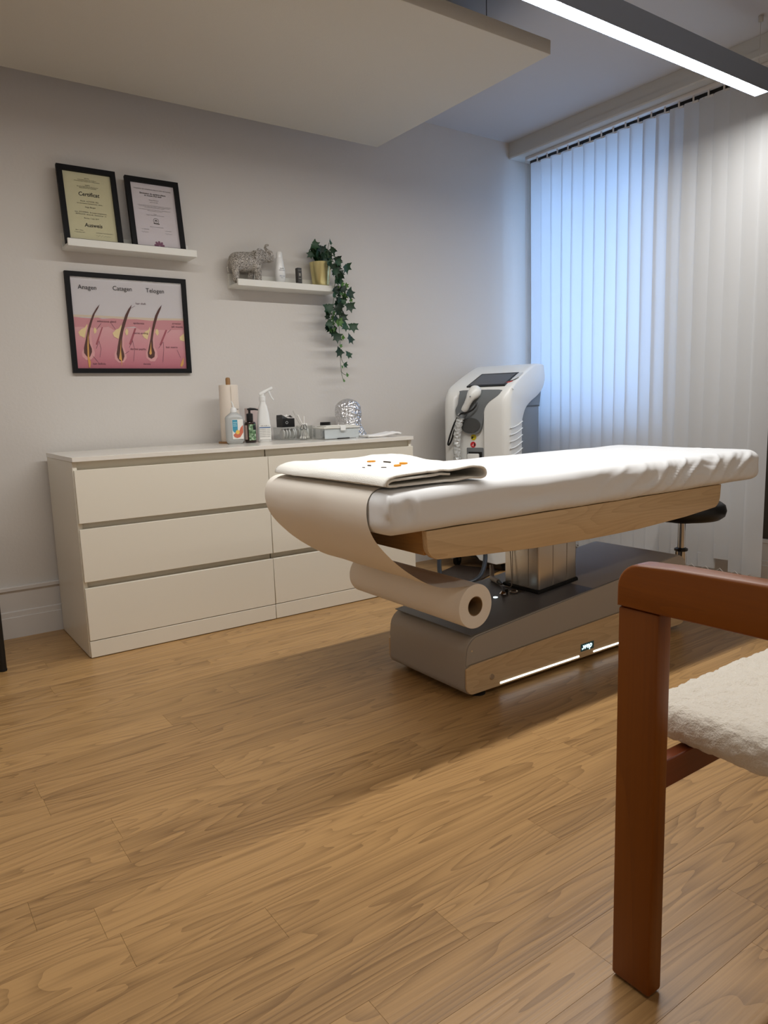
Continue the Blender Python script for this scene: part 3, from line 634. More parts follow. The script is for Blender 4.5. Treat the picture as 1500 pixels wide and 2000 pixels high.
def tuck(x, z):   # pleat at the near left corner of the sheet
    dx = x - (.482 - .012 * math.sin((z - .62) * 30)); k = math.exp(-(dx / .006) ** 2) * sstep(.640, .66, z) * sstep(.725, .70, z)
    k2 = math.exp(-((x - .530) / .02) ** 2 - ((z - .665) / .026) ** 2)
    return .015 * k - .010 * k2 + .007 * math.exp(-((x - .553) / .009) ** 2 - ((z - .665) / .03) ** 2)
def sheet_disp(p, n):
    x, y, z = p; d = 0.0015 * nz(x, y, z, 9)
    if n[2] > .3:
        d += n[2] * (.0035 * nz(x, y, 0, 3.2) + .0022 * abs(nz(x * .7, y * 4, 3, 5)))
    if n[1] < -.2:
        k = -n[1]
        q = x * .58 - (z - .65) * .81 + .035 * nz(x, z * 2, 1, 5)
        m1 = sstep(1.12, 1.75, x) * sstep(2.30, 2.20, x)
        fold = (1 - abs(math.sin(math.pi * q / .066))) ** 1.6
        fold2 = (abs(math.sin(math.pi * (q * 1.7 + .3 * nz(x, z, 4, 3)) / .062))) ** 3
        var = .45 + .9 * max(0, .5 + nz(x, z, 7, 6))
        d += k * m1 * var * (.0125 * (fold - .3) + .003 * fold2) * sstep(.590, .64, z)
        d += k * .0022 * sstep(.65, .605, z) * (1 + .6 * math.sin(x * 2 * math.pi / .031 + 4 * nz(x, 0, 2, 8))) * sstep(.9, 1.2, x)
        d += k * .004 * nz(x * .6, z * 3, 5, 10) * sstep(.6, 1.0, x)
        d += k * tuck(x, z)
        d += -k * .006 * math.exp(-((z - .655) / .035) ** 2) * sstep(.55, .9, x) * sstep(1.8, 1.2, x)
    if n[2] < -.5: d -= .0
    return d
g = round_box(.4575, 2.318, -1.884, -1.186, .5965, .7165, .040, .0085, sheet_disp)
g.v = [(v[0], v[1], max(v[2], .5962)) for v in g.v]
sh = build('fitted_sheet', g, m_sheet, None, loc=(1.38, -1.535, .596), smooth=60)
tag(sh, 'white cotton fitted sheet pulled over the treatment table mattress', 'sheet')

# ================================================================ PAPER ROLL
pr_ = thing('paper_roll', 'roll of white examination paper hanging under the head of the treatment table', 'paper roll', (.833, -1.5, .33))
RC = (.833, .330); RR = .0672; PY0, PY1 = -1.803, -1.200
g = G(); prof = []
ring = [(RR, PY0), (RR, PY1)]
def roll_geo():
    g = G(); n = 56
    P = [(.0300, PY0 + .0015), (.034, PY0 + .0005), (.055, PY0), (RR - .001, PY0), (RR, PY0 + .001), (RR, PY1 - .001), (RR - .001, PY1), (.0300, PY1), (.0300, PY0 + .0015)]
    for (r, y) in P:
        for k in range(n):
            a = 2 * math.pi * k / n; q = 1 - .02 * math.cos(a * 2 + .6); g.v.append((RC[0] + r * q * math.cos(a), y, RC[1] + r * q * math.sin(a)))
    for i in range(len(P) - 1):
        for k in range(n):
            a, b = i * n + k, i * n + (k + 1) % n; g.f.append((a, b, b + n, a + n)); g.m.append(0)
    return g
build('roll', roll_geo(), m_paper, pr_, smooth=35)
g = G(); n = 30
for (r, y) in ((.0298, PY0 + .002), (.0298, PY1 - .002), (.0280, PY1 - .002), (.0280, PY0 + .002), (.0298, PY0 + .002)):
    for k in range(n): a = 2 * math.pi * k / n; g.v.append((RC[0] + r * math.cos(a), y, RC[1] + r * math.sin(a)))
for i in range(4):
    for k in range(n): a, b = i * n + k, i * n + (k + 1) % n; g.f.append((a, b, b + n, a + n)); g.m.append(0)
build('core', g, mat('cardboard', (148, 120, 84), .8), pr_, smooth=35)
# sheet running from the mattress top down to the roll
rp = RR + .0012
path = [(.62, .7225), (.55, .7222), (.505, .7205), (.480, .7150), (.463, .7030), (.4535, .685), (.4505, .660), (.4535, .632), (.463, .604), (.479, .575), (.503, .545), (.535, .512), (.570, .483), (.606, .458), (.645, .434), (.690, .4135), (.735, .4035), (.780, .3995)]
path += [(RC[0] + rp * math.cos(rad(a)), RC[1] + rp * math.sin(rad(a))) for a in (105, 92, 78, 64, 50, 35)]
sp = smooth_path([(a, 0, b) for a, b in path], 3)
def pf(u, v):
    i = u * (len(sp) - 1); k = min(int(i), len(sp) - 2); f = i - k; q = sp[k].lerp(sp[k + 1], f)
    y = PY0 + .002 + (PY1 - PY0 - .004) * v; m_ = sstep(.12, .3, u) * sstep(.72, .55, u)
    dx = m_ * (.004 * nz(u * 3, v * 3, 0, 1.5) - .006 * sstep(.5, 1, v) * math.sin(u * 7)) 
    for (vu, vv, s_) in ((.27, .78, .002), (.30, .28, .0018), (.335, .30, .0015), (.35, .76, .0015)): dx += s_ * math.exp(-((u - vu) / .012) ** 2 - ((v - vv) / .012) ** 2)
    return (q.x + dx * .7, y, q.z + dx * .7 * (1 if u > .3 else 0))
g = G(); g.fixn = False; g.grid(pf, 90, 50)
pl = build('paper_sheet', g, m_paper, pr_, smooth=60)
g = G().cyl((RC[0], -1.36, RC[1]), (RC[0], -1.180, RC[1]), .009, n=14).tube([(RC[0], -1.188, RC[1]), (RC[0], -1.188, .50), (RC[0], -1.215, .535), (RC[0], -1.2305, .56)], .007, 10)
build('roll_holder', g, m_steel, tb)

# ================================================================ TOWEL
tw_path = [(.70, .7460), (.62, .7455), (.54, .7450), (.500, .7440), (.484, .7400), (.480, .7350), (.486, .7290), (.510, .7280), (.58, .7280), (.68, .7282), (.76, .7282), (.800, .7290), (.815, .7345), (.818, .7440), (.812, .7540), (.800, .7590), (.78, .7590), (.74, .7560), (.68, .7545), (.62, .7560), (.56, .7570), (.51, .7560), (.482, .7500), (.471, .7405), (.468, .7310)]
ts = smooth_path([(a, 0, b) for a, b in tw_path], 3)
def tf(u, v):
    i = u * (len(ts) - 1); k = min(int(i), len(ts) - 2); f = i - k; q = ts[k].lerp(ts[k + 1], f)
    y = -1.868 + .62 * v; x = q.x; z = q.z
    top = sstep(.50, .60, u)
    sx = 1 + .30 * sstep(.12, .8, v) if x > .6 else 1
    x = x + (x - .60) * .34 * v if x > .60 else x
    hump = .010 * top * math.exp(-((v - .72) / .25) ** 2) * (1 if x > .55 else sstep(.47, .55, x)) + top * .004 * nz(x * 6, y * 6, 2, 1.3)
    z = z + hump + .0012 * nz(x, y, u * 3, 30)
    y += .010 * nz(x * 5, u * 4, 0, 1) + (.016 * math.sin((x - .45) * 9) * (1 - v) if True else 0)
    if v < .06 and x > .66: z += .002 * math.sin(x * 60)
    return (x, y, z)
g = G(); g.grid(tf, 96, 60)
tw = build('folded_towel', g, m_towel, None, loc=(.64, -1.55, .722), smooth=60)
_s = tw.modifiers.new('thickness', 'SOLIDIFY'); _s.thickness = .0058; _s.offset = 0
tag(tw, 'white folded terry towel with small orange emblem on the head of the treatment table', 'towel')
def patch(name, pts, m_, dz=.0045):
    g = G(); top = []
    for (x, y) in pts:
        # height of the towel's top layer here
        v = (y + 1.868) / .62; z = .7570 + .010 * math.exp(-((v - .72) / .25) ** 2) + .004 * nz(x * 6, y * 6, 2, 1.3)
        top.append((x, y, z + dz))
    n = len(top); g.add(top + [(a, b, c - .004) for a, b, c in top], [tuple(range(n)), tuple(range(n, 2 * n))[::-1]] + [(i, i + n, (i + 1) % n + n, (i + 1) % n) for i in range(n)])
    o = build(name, g, m_, tw, smooth=0); return o
m_org = mat('orange_thread', (226, 150, 40), .8); m_brn = mat('brown_thread', (70, 60, 54), .9)
def blob(cx, cy, rx, ry, a=0, n=9): return [(cx + rx * math.cos(t) * math.cos(a) - ry * math.sin(t) * math.sin(a), cy + rx * math.cos(t) * math.sin(a) + ry * math.sin(t) * math.cos(a)) for t in np.linspace(0, 2 * math.pi, n, endpoint=False)]
for c_ in ((.662, -1.52, .016, .013, .5), (.712, -1.62, .018, .013, 1.0), (.667, -1.65, .013, .010, .2)): patch('emblem', blob(*c_), m_org)
for c_ in ((.600, -1.60, .004, .007, .2), (.610, -1.66, .004, .008, .8), (.560, -1.63, .003, .006, .1), (.690, -1.565, .0015, .014, .4)): patch('emblem_stitching', blob(*c_), m_brn)

# ================================================================ CABLE AND FITTINGS ON THE BASE
t = tb
zt = lambda x: ztop(x) + .0028
build('plug', G().tube([(1.328, -1.352, zt(1.328) + .055), (1.322, -1.362, zt(1.322) + .03), (1.312, -1.372, zt(1.31) + .011)], [.007, .009, .009], 12).tube([(1.310, -1.374, zt(1.31) + .0105), (1.29, -1.43, zt(1.29) + .0105)], [.0105, .0095], 14), m_greybase, t)
build('strain_relief', G().tube([(1.29, -1.43, zt(1.29) + .0105), (1.284, -1.448, zt(1.284) + .0105), (1.278, -1.462, zt(1.278) + .010)], [.006, .007, .004], 12), m_black, t)
cp = smooth_path([(1.278, -1.462, zt(1.278) + .009), (1.272, -1.49, zt(1.27) + .010), (1.285, -1.505, zt(1.285) + .012), (1.288, -1.50, .33), (1.292, -1.49, .42), (1.30, -1.48, .50)], 5)
build('cable', G().tube(cp, .0018, 6), m_greybase, t)
g = G()
for k in range(20):
    a, b = 2 * math.pi * k / 20, 2 * math.pi * (k + 1) / 20
ringp = [(1.262 + .014 * math.cos(a), -1.540 + .014 * math.sin(a), zt(1.262) + .002) for a in np.linspace(0, 2 * math.pi, 24)]
build('cable_ring', G().tube(ringp, .0022, 6), m_steel, t)
t = thing('hose_clip', 'small shiny metal clip standing on the table base beside the lit button', 'clip', (1.225, -1.522, zt(1.225)))
build('clip_body', G().cyl((1.225, -1.522, zt(1.225) + .008), (1.225, -1.522, zt(1.225) + .030), .0055, .0065, 12), m_greytop, t)
build('clip_foot', G().lathe([(.014, 0), (.013, .003), (.006, .010)], (1.225, -1.522, zt(1.225)), 8), m_chrome, t)
build('clip_wing', G().box(1.231, 1.246, -1.526, -1.522, zt(1.24), zt(1.24) + .014, .001, 1), m_black, t)

# ================================================================ LASER MACHINE
PHI = rad(68)
mc = thing('laser_machine', 'white upright hair-removal laser machine with screen in the corner by the blind', 'machine', (1.97, -.25, 0), (0, 0, -PHI), local=True)
# side profile (v depth, z)
prof_f = [(.075, .085), (.073, .30), (.070, .60), (.070, .85), (.073, .93), (.085, .975), (.115, 1.010), (.18, 1.045), (.31, 1.097), (.43, 1.135), (.50, 1.146), (.575, 1.146)]
prof_b = [(.615, 1.130), (.632, 1.08), (.618, 1.035), (.575, .995), (.50, .962), (.41, .934), (.335, .90), (.293, .855), (.275, .80), (.272, .60), (.272, .085)]
W_ = .40
pf_ = [(p.x, p.z) for p in smooth_path([(a, 0, b) for a, b in prof_f], 3)]; pb_ = [(p.x, p.z) for p in smooth_path([(a, 0, b) for a, b in prof_b], 3)]
def rr_(d, r): return r - math.sqrt(max(0, r * r - (r - d) ** 2)) if d < r else 0
def taper(z): return .022 * sstep(.95, 1.14, z)          # head narrows slightly at the top left
us = [0, .002, .006, .012, .02, .03, .045, .062, .072, .080, .088, .11, .14, .165, .19, .22, .236, .246, .256, .29, .33, .355, .37, .38, .388, .394, .398, .40]
def shellpt(u, v, z, front):
    d = min(u, W_ - u); r = .045
    if front:
        dv = rr_(d, r) * (1 if z < 1.0 else .35)
        ch = sstep(.070, .088, u) * sstep(.258, .240, u) * sstep(1.0, .93, z)
        dv += .020 * ch
        vv, zz2 = v + dv, z - (rr_(d, .02) * .5 if z > 1.0 else 0)
    else:
        vv, zz2 = v - rr_(d, .03) * .8, z - (rr_(d, .02) * .5 if z > 1.09 else 0)
    uu = u + (taper(z) if u < .2 else 0) * (1 - u / .2 if u < .2 else 0)
    return (uu, vv, zz2)
g = G(); path_all = [(p, True) for p in pf_] + [(p, False) for p in pb_]
n = len(us)
for (p, fr) in path_all:
    for u in us: g.v.append(shellpt(u, p[0], p[1], fr))
for i in range(len(path_all) - 1):
    for j in range(n - 1): a = i * n + j; g.f.append((a, a + 1, a + n + 1, a + n)); g.m.append(0)
# sides: strips between matching front and back boundary points
nf, nb = len(pf_), len(pb_)
for j in (0, n - 1):
    idx = [i * n + j for i in range(len(path_all))]
    g.f.append(tuple(idx) if j else tuple(idx[::-1])); g.m.append(0)
g.f.append(tuple([j for j in range(n)] + [(len(path_all) - 1) * n + j for j in range(n - 1, -1, -1)])); g.m.append(0)
build('shell', g, m_mach, mc, smooth=50)
build('rear_column', G().box(.02, .38, .274, .578, .075, .93, .02, 3).prism([(.274, .9), (.578, .9), (.60, 1.0), (.575, 1.0), (.34, .905)], 'x', .02, .38), m_mgcol, mc)
# vents on the right side
for k in range(8):
    z = .808 - .037 * k
    pts = smooth_path([(.4005, .090, z - .014), (.4015, .14, z - .011), (.4015, .20, z - .001), (.4005, .262, z + .016)], 4)
    build('vent_rib', G().tube(pts, .0028, 6), m_mach, mc)
# screen on the sloping console
def con(u, z, d):    # point on the console slope, lifted by d
    v = .18 + (z - 1.045) / .40; return (u, v - d * .35, z + d * .94)
def plate(name, corners, m_, d0=.0, d1=.003, parent=mc):
    a = [con(u, z, d0) for u, z in corners]; b = [con(u, z, d1) for u, z in corners]; k = len(a)
    return build(name, G().add(a + b, [tuple(range(k))[::-1], tuple(range(k, 2 * k))] + [(i, (i + 1) % k, (i + 1) % k + k, i + k) for i in range(k)]), m_, parent, smooth=0)
plate('screen_bezel', [(.128, 1.022), (.356, 1.022), (.366, 1.092), (.140, 1.092)], m_black, -.004, .0025)
plate('screen', [(.138, 1.027), (.346, 1.027), (.356, 1.085), (.150, 1.085)], m_screen, .002, .0036)
plate('swoosh_decal', [(.330, 1.036), (.365, 1.040), (.385, 1.052), (.395, 1.062), (.372, 1.047), (.345, 1.041)], m_black, .0, .0028)
plate('swoosh_decal', [(.325, 1.032), (.360, 1.036), (.380, 1.043), (.358, 1.039)], mat('red_decal', (196, 60, 56), .5), .0, .0028)
plate('silver_field', [(.362, 1.052), (.392, 1.068), (.392, 1.090), (.370, 1.090)], mat('silver_decal', (205, 208, 210), .4), .0, .0018)
g = text_geo([('laser', .215, 1.0115, .010, 'CENTER', .2)], 0); g.v = [con(v[0], v[2], .0032) for v in g.v]; g.fixn = False
build('label_print', g, m_mgrey, mc, smooth=0)
# grey holder plate in the channel
GP = [(.100, .992), (.115, 1.003), (.331, 1.000), (.346, .987), (.331, .967), (.286, .936), (.262, .903), (.254, .868), (.245, .818), (.230, .778), (.200, .762), (.150, .768), (.124, .791), (.112, .830), (.092, .866), (.085, .899), (.100, .932)]
def front_v(z):
    for a, b in zip(pf_[:-1], pf_[1:]):
        if a[1] <= z <= b[1]: return a[0] + (b[0] - a[0]) * (z - a[1]) / max(1e-6, b[1] - a[1])
    return .07
gp = smooth_path([(u, 0, z) for u, z in GP + [GP[0]]], 3)[:-1]
def lay(pts, off, th): 
    a = [(p[0], front_v(p[2]) - off, p[2]) for p in pts]; b = [(p[0], front_v(p[2]) + th, p[2]) for p in pts]; k = len(a); cx = sum(p[0] for p in a) / k; cz = sum(p[2] for p in a) / k
    vs = []; R_ = (1, .8, .6, .4, .2)
    for s_ in R_:
        for p in pts: u_, z_ = cx + (p[0] - cx) * s_, cz + (p[2] - cz) * s_; vs.append((u_, front_v(z_) - off, z_))
    vs += b + [(cx, front_v(cz) - off, cz)]; nr = len(R_)
    fs = [(r * k + i, r * k + (i + 1) % k, (r + 1) * k + (i + 1) % k, (r + 1) * k + i) for r in range(nr - 1) for i in range(k)]
    fs += [((nr - 1) * k + i, (nr - 1) * k + (i + 1) % k, (nr + 1) * k) for i in range(k)] + [(i, (i + 1) % k, (i + 1) % k + nr * k, i + nr * k) for i in range(k)]
    return G().add(vs, fs)
build('holder_plate', lay(gp, .0035, .025), m_mgrey, mc, smooth=25)
bowl = [(.178 + .058 * math.cos(a), 0, .812 + .040 * math.sin(a)) for a in np.linspace(0, 2 * math.pi, 24, endpoint=False)]
build('holder_cup', lay(bowl, .009, .01), m_mdark, mc, smooth=25)
# stickers
def disc(u, z, r, m_, name, off=.0):
    v = front_v(z) + .020 - off
    return build(name, G().cyl((u, v + .003, z), (u, v - .0012, z), r, n=24), m_, mc)
disc(.183, .744, .0165, mat('yellow_sticker', (224, 206, 40), .6), 'warning_sticker')
disc(.180, .704, .0165, mat('red_sticker', (206, 32, 44), .6), 'warning_sticker')
v = front_v(.744) + .020 - .0016
build('sticker_symbol', at_y(G().flat([(.170, .736), (.178, .736), (.181, .744), (.196, .744), (.181, .748), (.172, .750)], 0), v), m_ink, mc, smooth=0)
build('sticker_symbol', at_y(G().flat([(.186, .692), (.194, .700), (.194, .708), (.186, .716)], 0), v), m_ink, mc, smooth=0)
build('sticker_symbol', at_y(G().flat([(.170, .698), (.184, .694), (.184, .712)], 0), v - .0001), mat('pale_red', (232, 150, 150), .6), mc, smooth=0)
# connector bay with white plug
v = front_v(.65) + .018
build('connector_bay', G().box(.140, .250, v - .003, v + .01, .565, .688, .006, 2), m_mgrey, mc)
build('connector_socket', G().box(.150, .240, v - .0035, v + .008, .575, .668, .004, 1), m_black, mc)
build('plug_block', G().box(.152, .222, v - .024, v - .0038, .578, .655, .006, 2), m_mach, mc)
# handpiece resting in the holder
def fv(p, d): return (p[0], front_v(p[1]) - d, p[1])
hp = smooth_path([fv((.150, .893), .028), fv((.163, .912), .032), fv((.180, .940), .038), fv((.196, .970), .040), fv((.205, .992), .030), fv((.200, 1.008), .026)], 4)
hr = np.interp(np.linspace(0, 1, len(hp)), [0, .15, .30, .48, .64, .78, .90, 1], [.017, .019, .018, .021, .031, .036, .032, .014])
hd = build('handpiece', G().tube(hp, [float(x) for x in hr], 20), m_mach, mc, smooth=50)
build('handpiece_collar', G().tube([fv((.136, .872), .026), fv((.150, .893), .028)], [.015, .0168], 16), m_mgrey, hd)
build('handpiece_button', G().tube([fv((.205, .966), .074), fv((.207, .968), .078)], .004, 8), m_mgrey, hd)
strap = smooth_path([fv((.225, .935), .030), fv((.222, .915), .034), fv((.200, .893), .036), fv((.165, .880), .044), fv((.140, .876), .046), fv((.105, .840), .040), fv((.073, .775), .036), fv((.052, .715), .034), fv((.058, .706), .034), fv((.076, .735), .036), fv((.100, .800), .040), fv((.135, .872), .046)], 4)
build('wrist_strap', G().tube(strap, .0048, 8), m_black, hd)
hose = smooth_path([fv((.136, .873), .026), fv((.130, .855), .030), fv((.120, .82), .034), fv((.110, .76), .034), fv((.106, .70), .034), fv((.108, .62), .034), fv((.112, .50), .034), fv((.12, .38), .034), fv((.15, .28), .030), fv((.18, .24), .0)], 6)
hrr = [.0205 + .0022 * math.sin(i * 2.2) for i in range(len(hose))]
m_wrap = mat('clear_wrapped_hose', (196, 198, 196), .18, spec=.8); bump(m_wrap, 'voronoi', scale=60, dist=.008, strength=1.0)
build('hose', G().tube(hose, hrr, 16), m_wrap, mc, smooth=60)
g = G()
for k in range(5):
    p = hose[2 + k * 1]; g.tube([p, p + Vector((0, 0, -.004))], .0225, 16)
build('hose_ring', g, m_mgrey, mc)
build('trailing_wrap', G().add([fv((.135, .664), .05), fv((.16, .69), .05), fv((.175, .675), .045), fv((.15, .60), .05), fv((.13, .58), .05)], [(0, 1, 2), (0, 2, 3), (0, 3, 4)]), m_clear, mc, smooth=0)
# chassis and castors
build('chassis', G().box(.02, .38, .10, .56, .062, .084, .006, 2), m_mdark, mc)
skirt = [(.0, .085), (.40, .085), (.40, .13), (.0, .13)]
build('front_skirt', G().prism([(.0, .20), (.0, .07), (.055, .055)] + arc(.155, .02, .085, 150, 30, 8) + [(.255, .055), (.33, .045), (.39, .06), (.40, .20)], 'y', .05, .072, .003, 1), m_mach, mc, smooth=40)
for u in (.05, .35):
    for v in (.13, .52):
        c0 = build('castor', G().cyl((u - .011, v, .031), (u + .011, v, .031), .031, n=22), m_rubber, mc)
        build('castor_fork', G().box(u - .016, u - .0125, v - .016, v + .016, .028, .064, .002, 1).box(u + .0125, u + .016, v - .016, v + .016, .028, .064, .002, 1).box(u - .016, u + .016, v - .014, v + .014, .058, .066, .002, 1), m_mdark, c0)
gd = smooth_path([(.005, .035, .26), (.003, .018, .18), (.03, -.05, .10), (.10, -.18, .04), (.155, -.25, .0135), (.23, -.275, .0135), (.32, -.255, .0135), (.347, -.18, .04), (.325, -.08, .10), (.285, -.0, .17), (.262, .035, .26)], 6)
build('foot_guard', G().tube(gd, .0125, 12), m_dkblue, mc)
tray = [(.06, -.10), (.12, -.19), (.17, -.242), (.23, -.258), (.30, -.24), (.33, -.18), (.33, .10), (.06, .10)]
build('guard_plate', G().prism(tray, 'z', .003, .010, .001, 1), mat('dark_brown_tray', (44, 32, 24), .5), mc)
for u, v_, z in ((.0045, .045, .262), (.262, .045, .262)): build('guard_mount', G().box(u - .012, u + .012, .02, .055, z - .01, z + .01, .002, 1), m_mdark, mc)

# ================================================================ STOOL
SX, SY = 2.33, -1.53
t = thing('rolling_stool', 'black round stool on a chrome gas lift under the far end of the treatment table', 'stool', (SX, SY, 0))
build('seat', G().lathe([(0, .395), (.10, .392), (.158, .398), (.176, .412), (.182, .435), (.176, .458), (.16, .470), (.0, .478)], (SX, SY, 0), 48), mat('black_vinyl', (16, 16, 18), .45), t)
build('seat_plate', G().lathe([(.06, .380), (.06, .3935)], (SX, SY, 0), 24), m_black, t)
build('gas_lift', G().cyl((SX, SY, .25), (SX, SY, .381), .0165, n=24), m_chrome, t)
build('collar', G().lathe([(.026, .246), (.029, .248), (.029, .257), (.018, .262)], (SX, SY, 0), 24), m_black, t)
build('lift_lever', G().tube([(SX - .027, SY - .02, .25), (SX - .031, SY - .02, .20)], .003, 8), m_black, t)
build('outer_tube', G().cyl((SX, SY, .075), (SX, SY, .247), .0245, n=24), m_chrome, t)
build('hub', G().lathe([(.036, .070), (.036, .105), (.028, .112)], (SX, SY, 0), 24), m_chrome, t)
for k in range(5):
    a = rad(72 * k + 36 + 10); dx, dy_ = math.cos(a), math.sin(a)
    lg = build('star_leg', G().tube([(SX + .02 * dx, SY + .02 * dy_, .09), (SX + .13 * dx, SY + .13 * dy_, .082), (SX + .235 * dx, SY + .235 * dy_, .066)], [.017, .014, .010], 10), m_chrome, t)
    cx, cy = SX + .225 * dx, SY + .225 * dy_
    build('castor', G().cyl((cx - .012 * dy_, cy + .012 * dx, .025), (cx + .012 * dy_, cy - .012 * dx, .025), .025, n=18).cyl((cx, cy, .025), (cx, cy, .066), .005, n=8), m_rubber, lg)

# ================================================================ ARMCHAIR
ch = thing('wooden_armchair', 'reddish-brown wooden armchair with white fleece seat at the right edge of the photo', 'armchair', (.62, -2.98, 0))
def arm_poly():
    p = [(-2.7065, .6285)] + [(-2.7065, .655)] + [(-2.7465 + .040 * math.cos(rad(a)), .6575 + .040 * math.sin(rad(a))) for a in range(6, 91, 12)]
    p += [(-2.80, .7005), (-2.93, .7020), (-3.10, .7030), (-3.24, .7035), (-3.25, .700), (-3.25, .636), (-3.24, .6315), (-2.93, .6300), (-2.78, .6285)]
    return p
for x0, x1, xp0, xp1 in ((.298, .338, .3005, .3345), (.902, .942, .9055, .9395)):
    build('armrest', G().prism(arm_poly(), 'x', x0, x1, .005, 3), m_chairy, ch, smooth=35)
    build('leg', G().box(xp0, xp1, -2.778, -2.708, .004, .6278, .0045, 2), m_chair, ch)
    build('leg', G().box(xp0, xp1, -3.225, -3.155, .004, .6300, .0045, 2), m_chair, ch)
    xi = (xp1, xp1 + .026) if x0 < .5 else (xp0 - .026, xp0)
    for y in (-2.743, -3.19): build('glide', G().box(xp0 + .008, xp1 - .008, y - .012, y + .012, 0, .0045, .001, 1), m_steel, ch)
build('front_rail', G().box(.335, .905, -2.765, -2.742, .335, .382, .002, 1), m_chaird, ch)
build('rear_rail', G().box(.335, .905, -3.20, -3.177, .335, .382, .002, 1), m_chaird, ch)
for x in (.51, .73): build('side_rail', G().box(x - .011, x + .011, -3.177, -2.765, .352, .382, .002, 1), m_chairy, ch)
def fleece(p, n):
    x, y, z = p
    d = .0028 * nz(x, y, z, 38) + .0026 * nz(x + 5, y, z, 90) + .0016 * nz(x, y + 3, z, 190) + .003 * nz(x, y, z, 12)
    if n[2] > .5: d += .010 * math.sin(math.pi * (x - .40) / .44) * math.sin(math.pi * (y + 3.20) / .53)
    return d
g = round_box(.402, .838, -3.205, -2.672, .383, .444, .028, .0042, fleece)
build('seat_cushion', g, m_fleece, ch, smooth=80)
bk = round_box(.345, .895, -3.235, -3.18, .56, .80, .02, .02)
build('backrest', bk, m_fleece, ch)
for x in (.345, .875):
    build('back_post', G().box(x, x + .022, -3.262, -3.238, .38, .84, .004, 2), m_chair, ch)

# ================================================================ BLACK SIDE TABLE at the left edge
t = thing('black_side_table', 'black metal side table leg at the left edge beside the dresser', 'side table', (-.49, -.26, 0))
for x in (-.292, -.688):
    for y in (-.436, -.085): 
        build('leg', G().cyl((x, y, .006), (x, y, .46), .0135, n=16), m_black, t)
        build('foot_cap', G().lathe([(.0135, 0), (.0145, .003), (.0145, .008)], (x, y, 0), 16), m_rubber, t)
build('table_top', G().box(-.712, -.274, -.455, -.062, .4605, .48, .004, 2), m_black, t)

# ================================================================ LEDGE ITEMS
# elephant figurine: one continuous body grown on a skeleton
t = thing('elephant_figurine', 'silver openwork elephant figurine with raised trunk on the picture ledge', 'figurine', (.97, -.062, 1.5285), group=None)
J = {'rump': (.918, 0, 1.632), 'mid': (.957, 0, 1.634), 'shoulder': (.998, 0, 1.640), 'neck': (1.024, 0, 1.661), 'head': (1.045, 0, 1.673), 'face': (1.066, 0, 1.664), 't1': (1.086, 0, 1.659), 't2': (1.101, 0, 1.671), 't3': (1.097, 0, 1.690), 't4': (1.079, 0, 1.698), 't5': (1.068, 0, 1.711), 't6': (1.074, 0, 1.724), 't7': (1.085, 0, 1.7255),
     'jaw': (1.060, 0, 1.646)}
Rr = {'rump': .046, 'mid': .048, 'shoulder': .044, 'neck': .032, 'head': .029, 'face': .021, 't1': .0155, 't2': .013, 't3': .0115, 't4': .009, 't5': .0072, 't6': .006, 't7': .0065, 'jaw': .009}
E_ = [('rump', 'mid'), ('mid', 'shoulder'), ('shoulder', 'neck'), ('neck', 'head'), ('head', 'face'), ('face', 't1'), ('t1', 't2'), ('t2', 't3'), ('t3', 't4'), ('t4', 't5'), ('t5', 't6'), ('t6', 't7'), ('face', 'jaw')]
for nm, x, y, hx in (('a', .897, -.022, 'rump'), ('b', .917, .022, 'rump'), ('c', 1.014, -.022, 'shoulder'), ('d', .992, .022, 'shoulder')):
    J[nm + '1'] = (x, y, 1.598); J[nm + '2'] = (x + .002, y * 1.05, 1.568); J[nm + '3'] = (x, y * 1.05, 1.545)
    Rr[nm + '1'] = .021; Rr[nm + '2'] = .0165; Rr[nm + '3'] = .018
    E_ += [(hx, nm + '1'), (nm + '1', nm + '2'), (nm + '2', nm + '3')]
def body_mesh(J, Rr, E_, voxel=.0028, it=10):
    g = G()
    for a_, b_ in E_:
        p, q = Vector(J[a_]), Vector(J[b_]); n_ = max(3, int((q - p).length / .004))
        for i in range(n_ + 1):
            f = i / n_; r = Rr[a_] * (1 - f) + Rr[b_] * f; c_ = p.lerp(q, f)
            if i % 2 == 0 or i == n_: g.lathe([(1e-7, -r)] + [(r * math.cos(t_), r * math.sin(t_)) for t_ in np.linspace(-1.3, 1.3, 8)] + [(1e-7, r)], tuple(c_), 14)
    me = bpy.data.meshes.new('rough'); me.from_pydata(g.v, [], g.f); ob = bpy.data.objects.new('rough', me); C.objects.link(ob)
    m1 = ob.modifiers.new('r', 'REMESH'); m1.mode = 'VOXEL'; m1.voxel_size = voxel
    m2 = ob.modifiers.new('s', 'SMOOTH'); m2.iterations = it; m2.factor = .5
    dg = bpy.context.evaluated_depsgraph_get(); m3 = bpy.data.meshes.new_from_object(ob.evaluated_get(dg))
    g = G(); g.add([v.co[:] for v in m3.vertices], [tuple(p.vertices) for p in m3.polygons]); bpy.data.objects.remove(ob); return g
m_ele = mat('filigree_silver', (176, 168, 158), .5, .3)
_v = nd(m_ele, 'ShaderNodeTexVoronoi', feature='DISTANCE_TO_EDGE'); _v.inputs['Scale'].default_value = 165; _tc = nd(m_ele, 'ShaderNodeTexCoord')
_nn = nd(m_ele, 'ShaderNodeTexNoise'); _nn.inputs['Scale'].default_value = 60; _ad = nd(m_ele, 'ShaderNodeVectorMath', operation='MULTIPLY_ADD'); _ad.inputs[1].default_value = (.045, .045, .045)
lk(m_ele, _tc.outputs['Object'], _nn.inputs['Vector']); lk(m_ele, _nn.outputs['Color'], _ad.inputs[0]); lk(m_ele, _tc.outputs['Object'], _ad.inputs[2]); lk(m_ele, _ad.outputs[0], _v.inputs['Vector'])
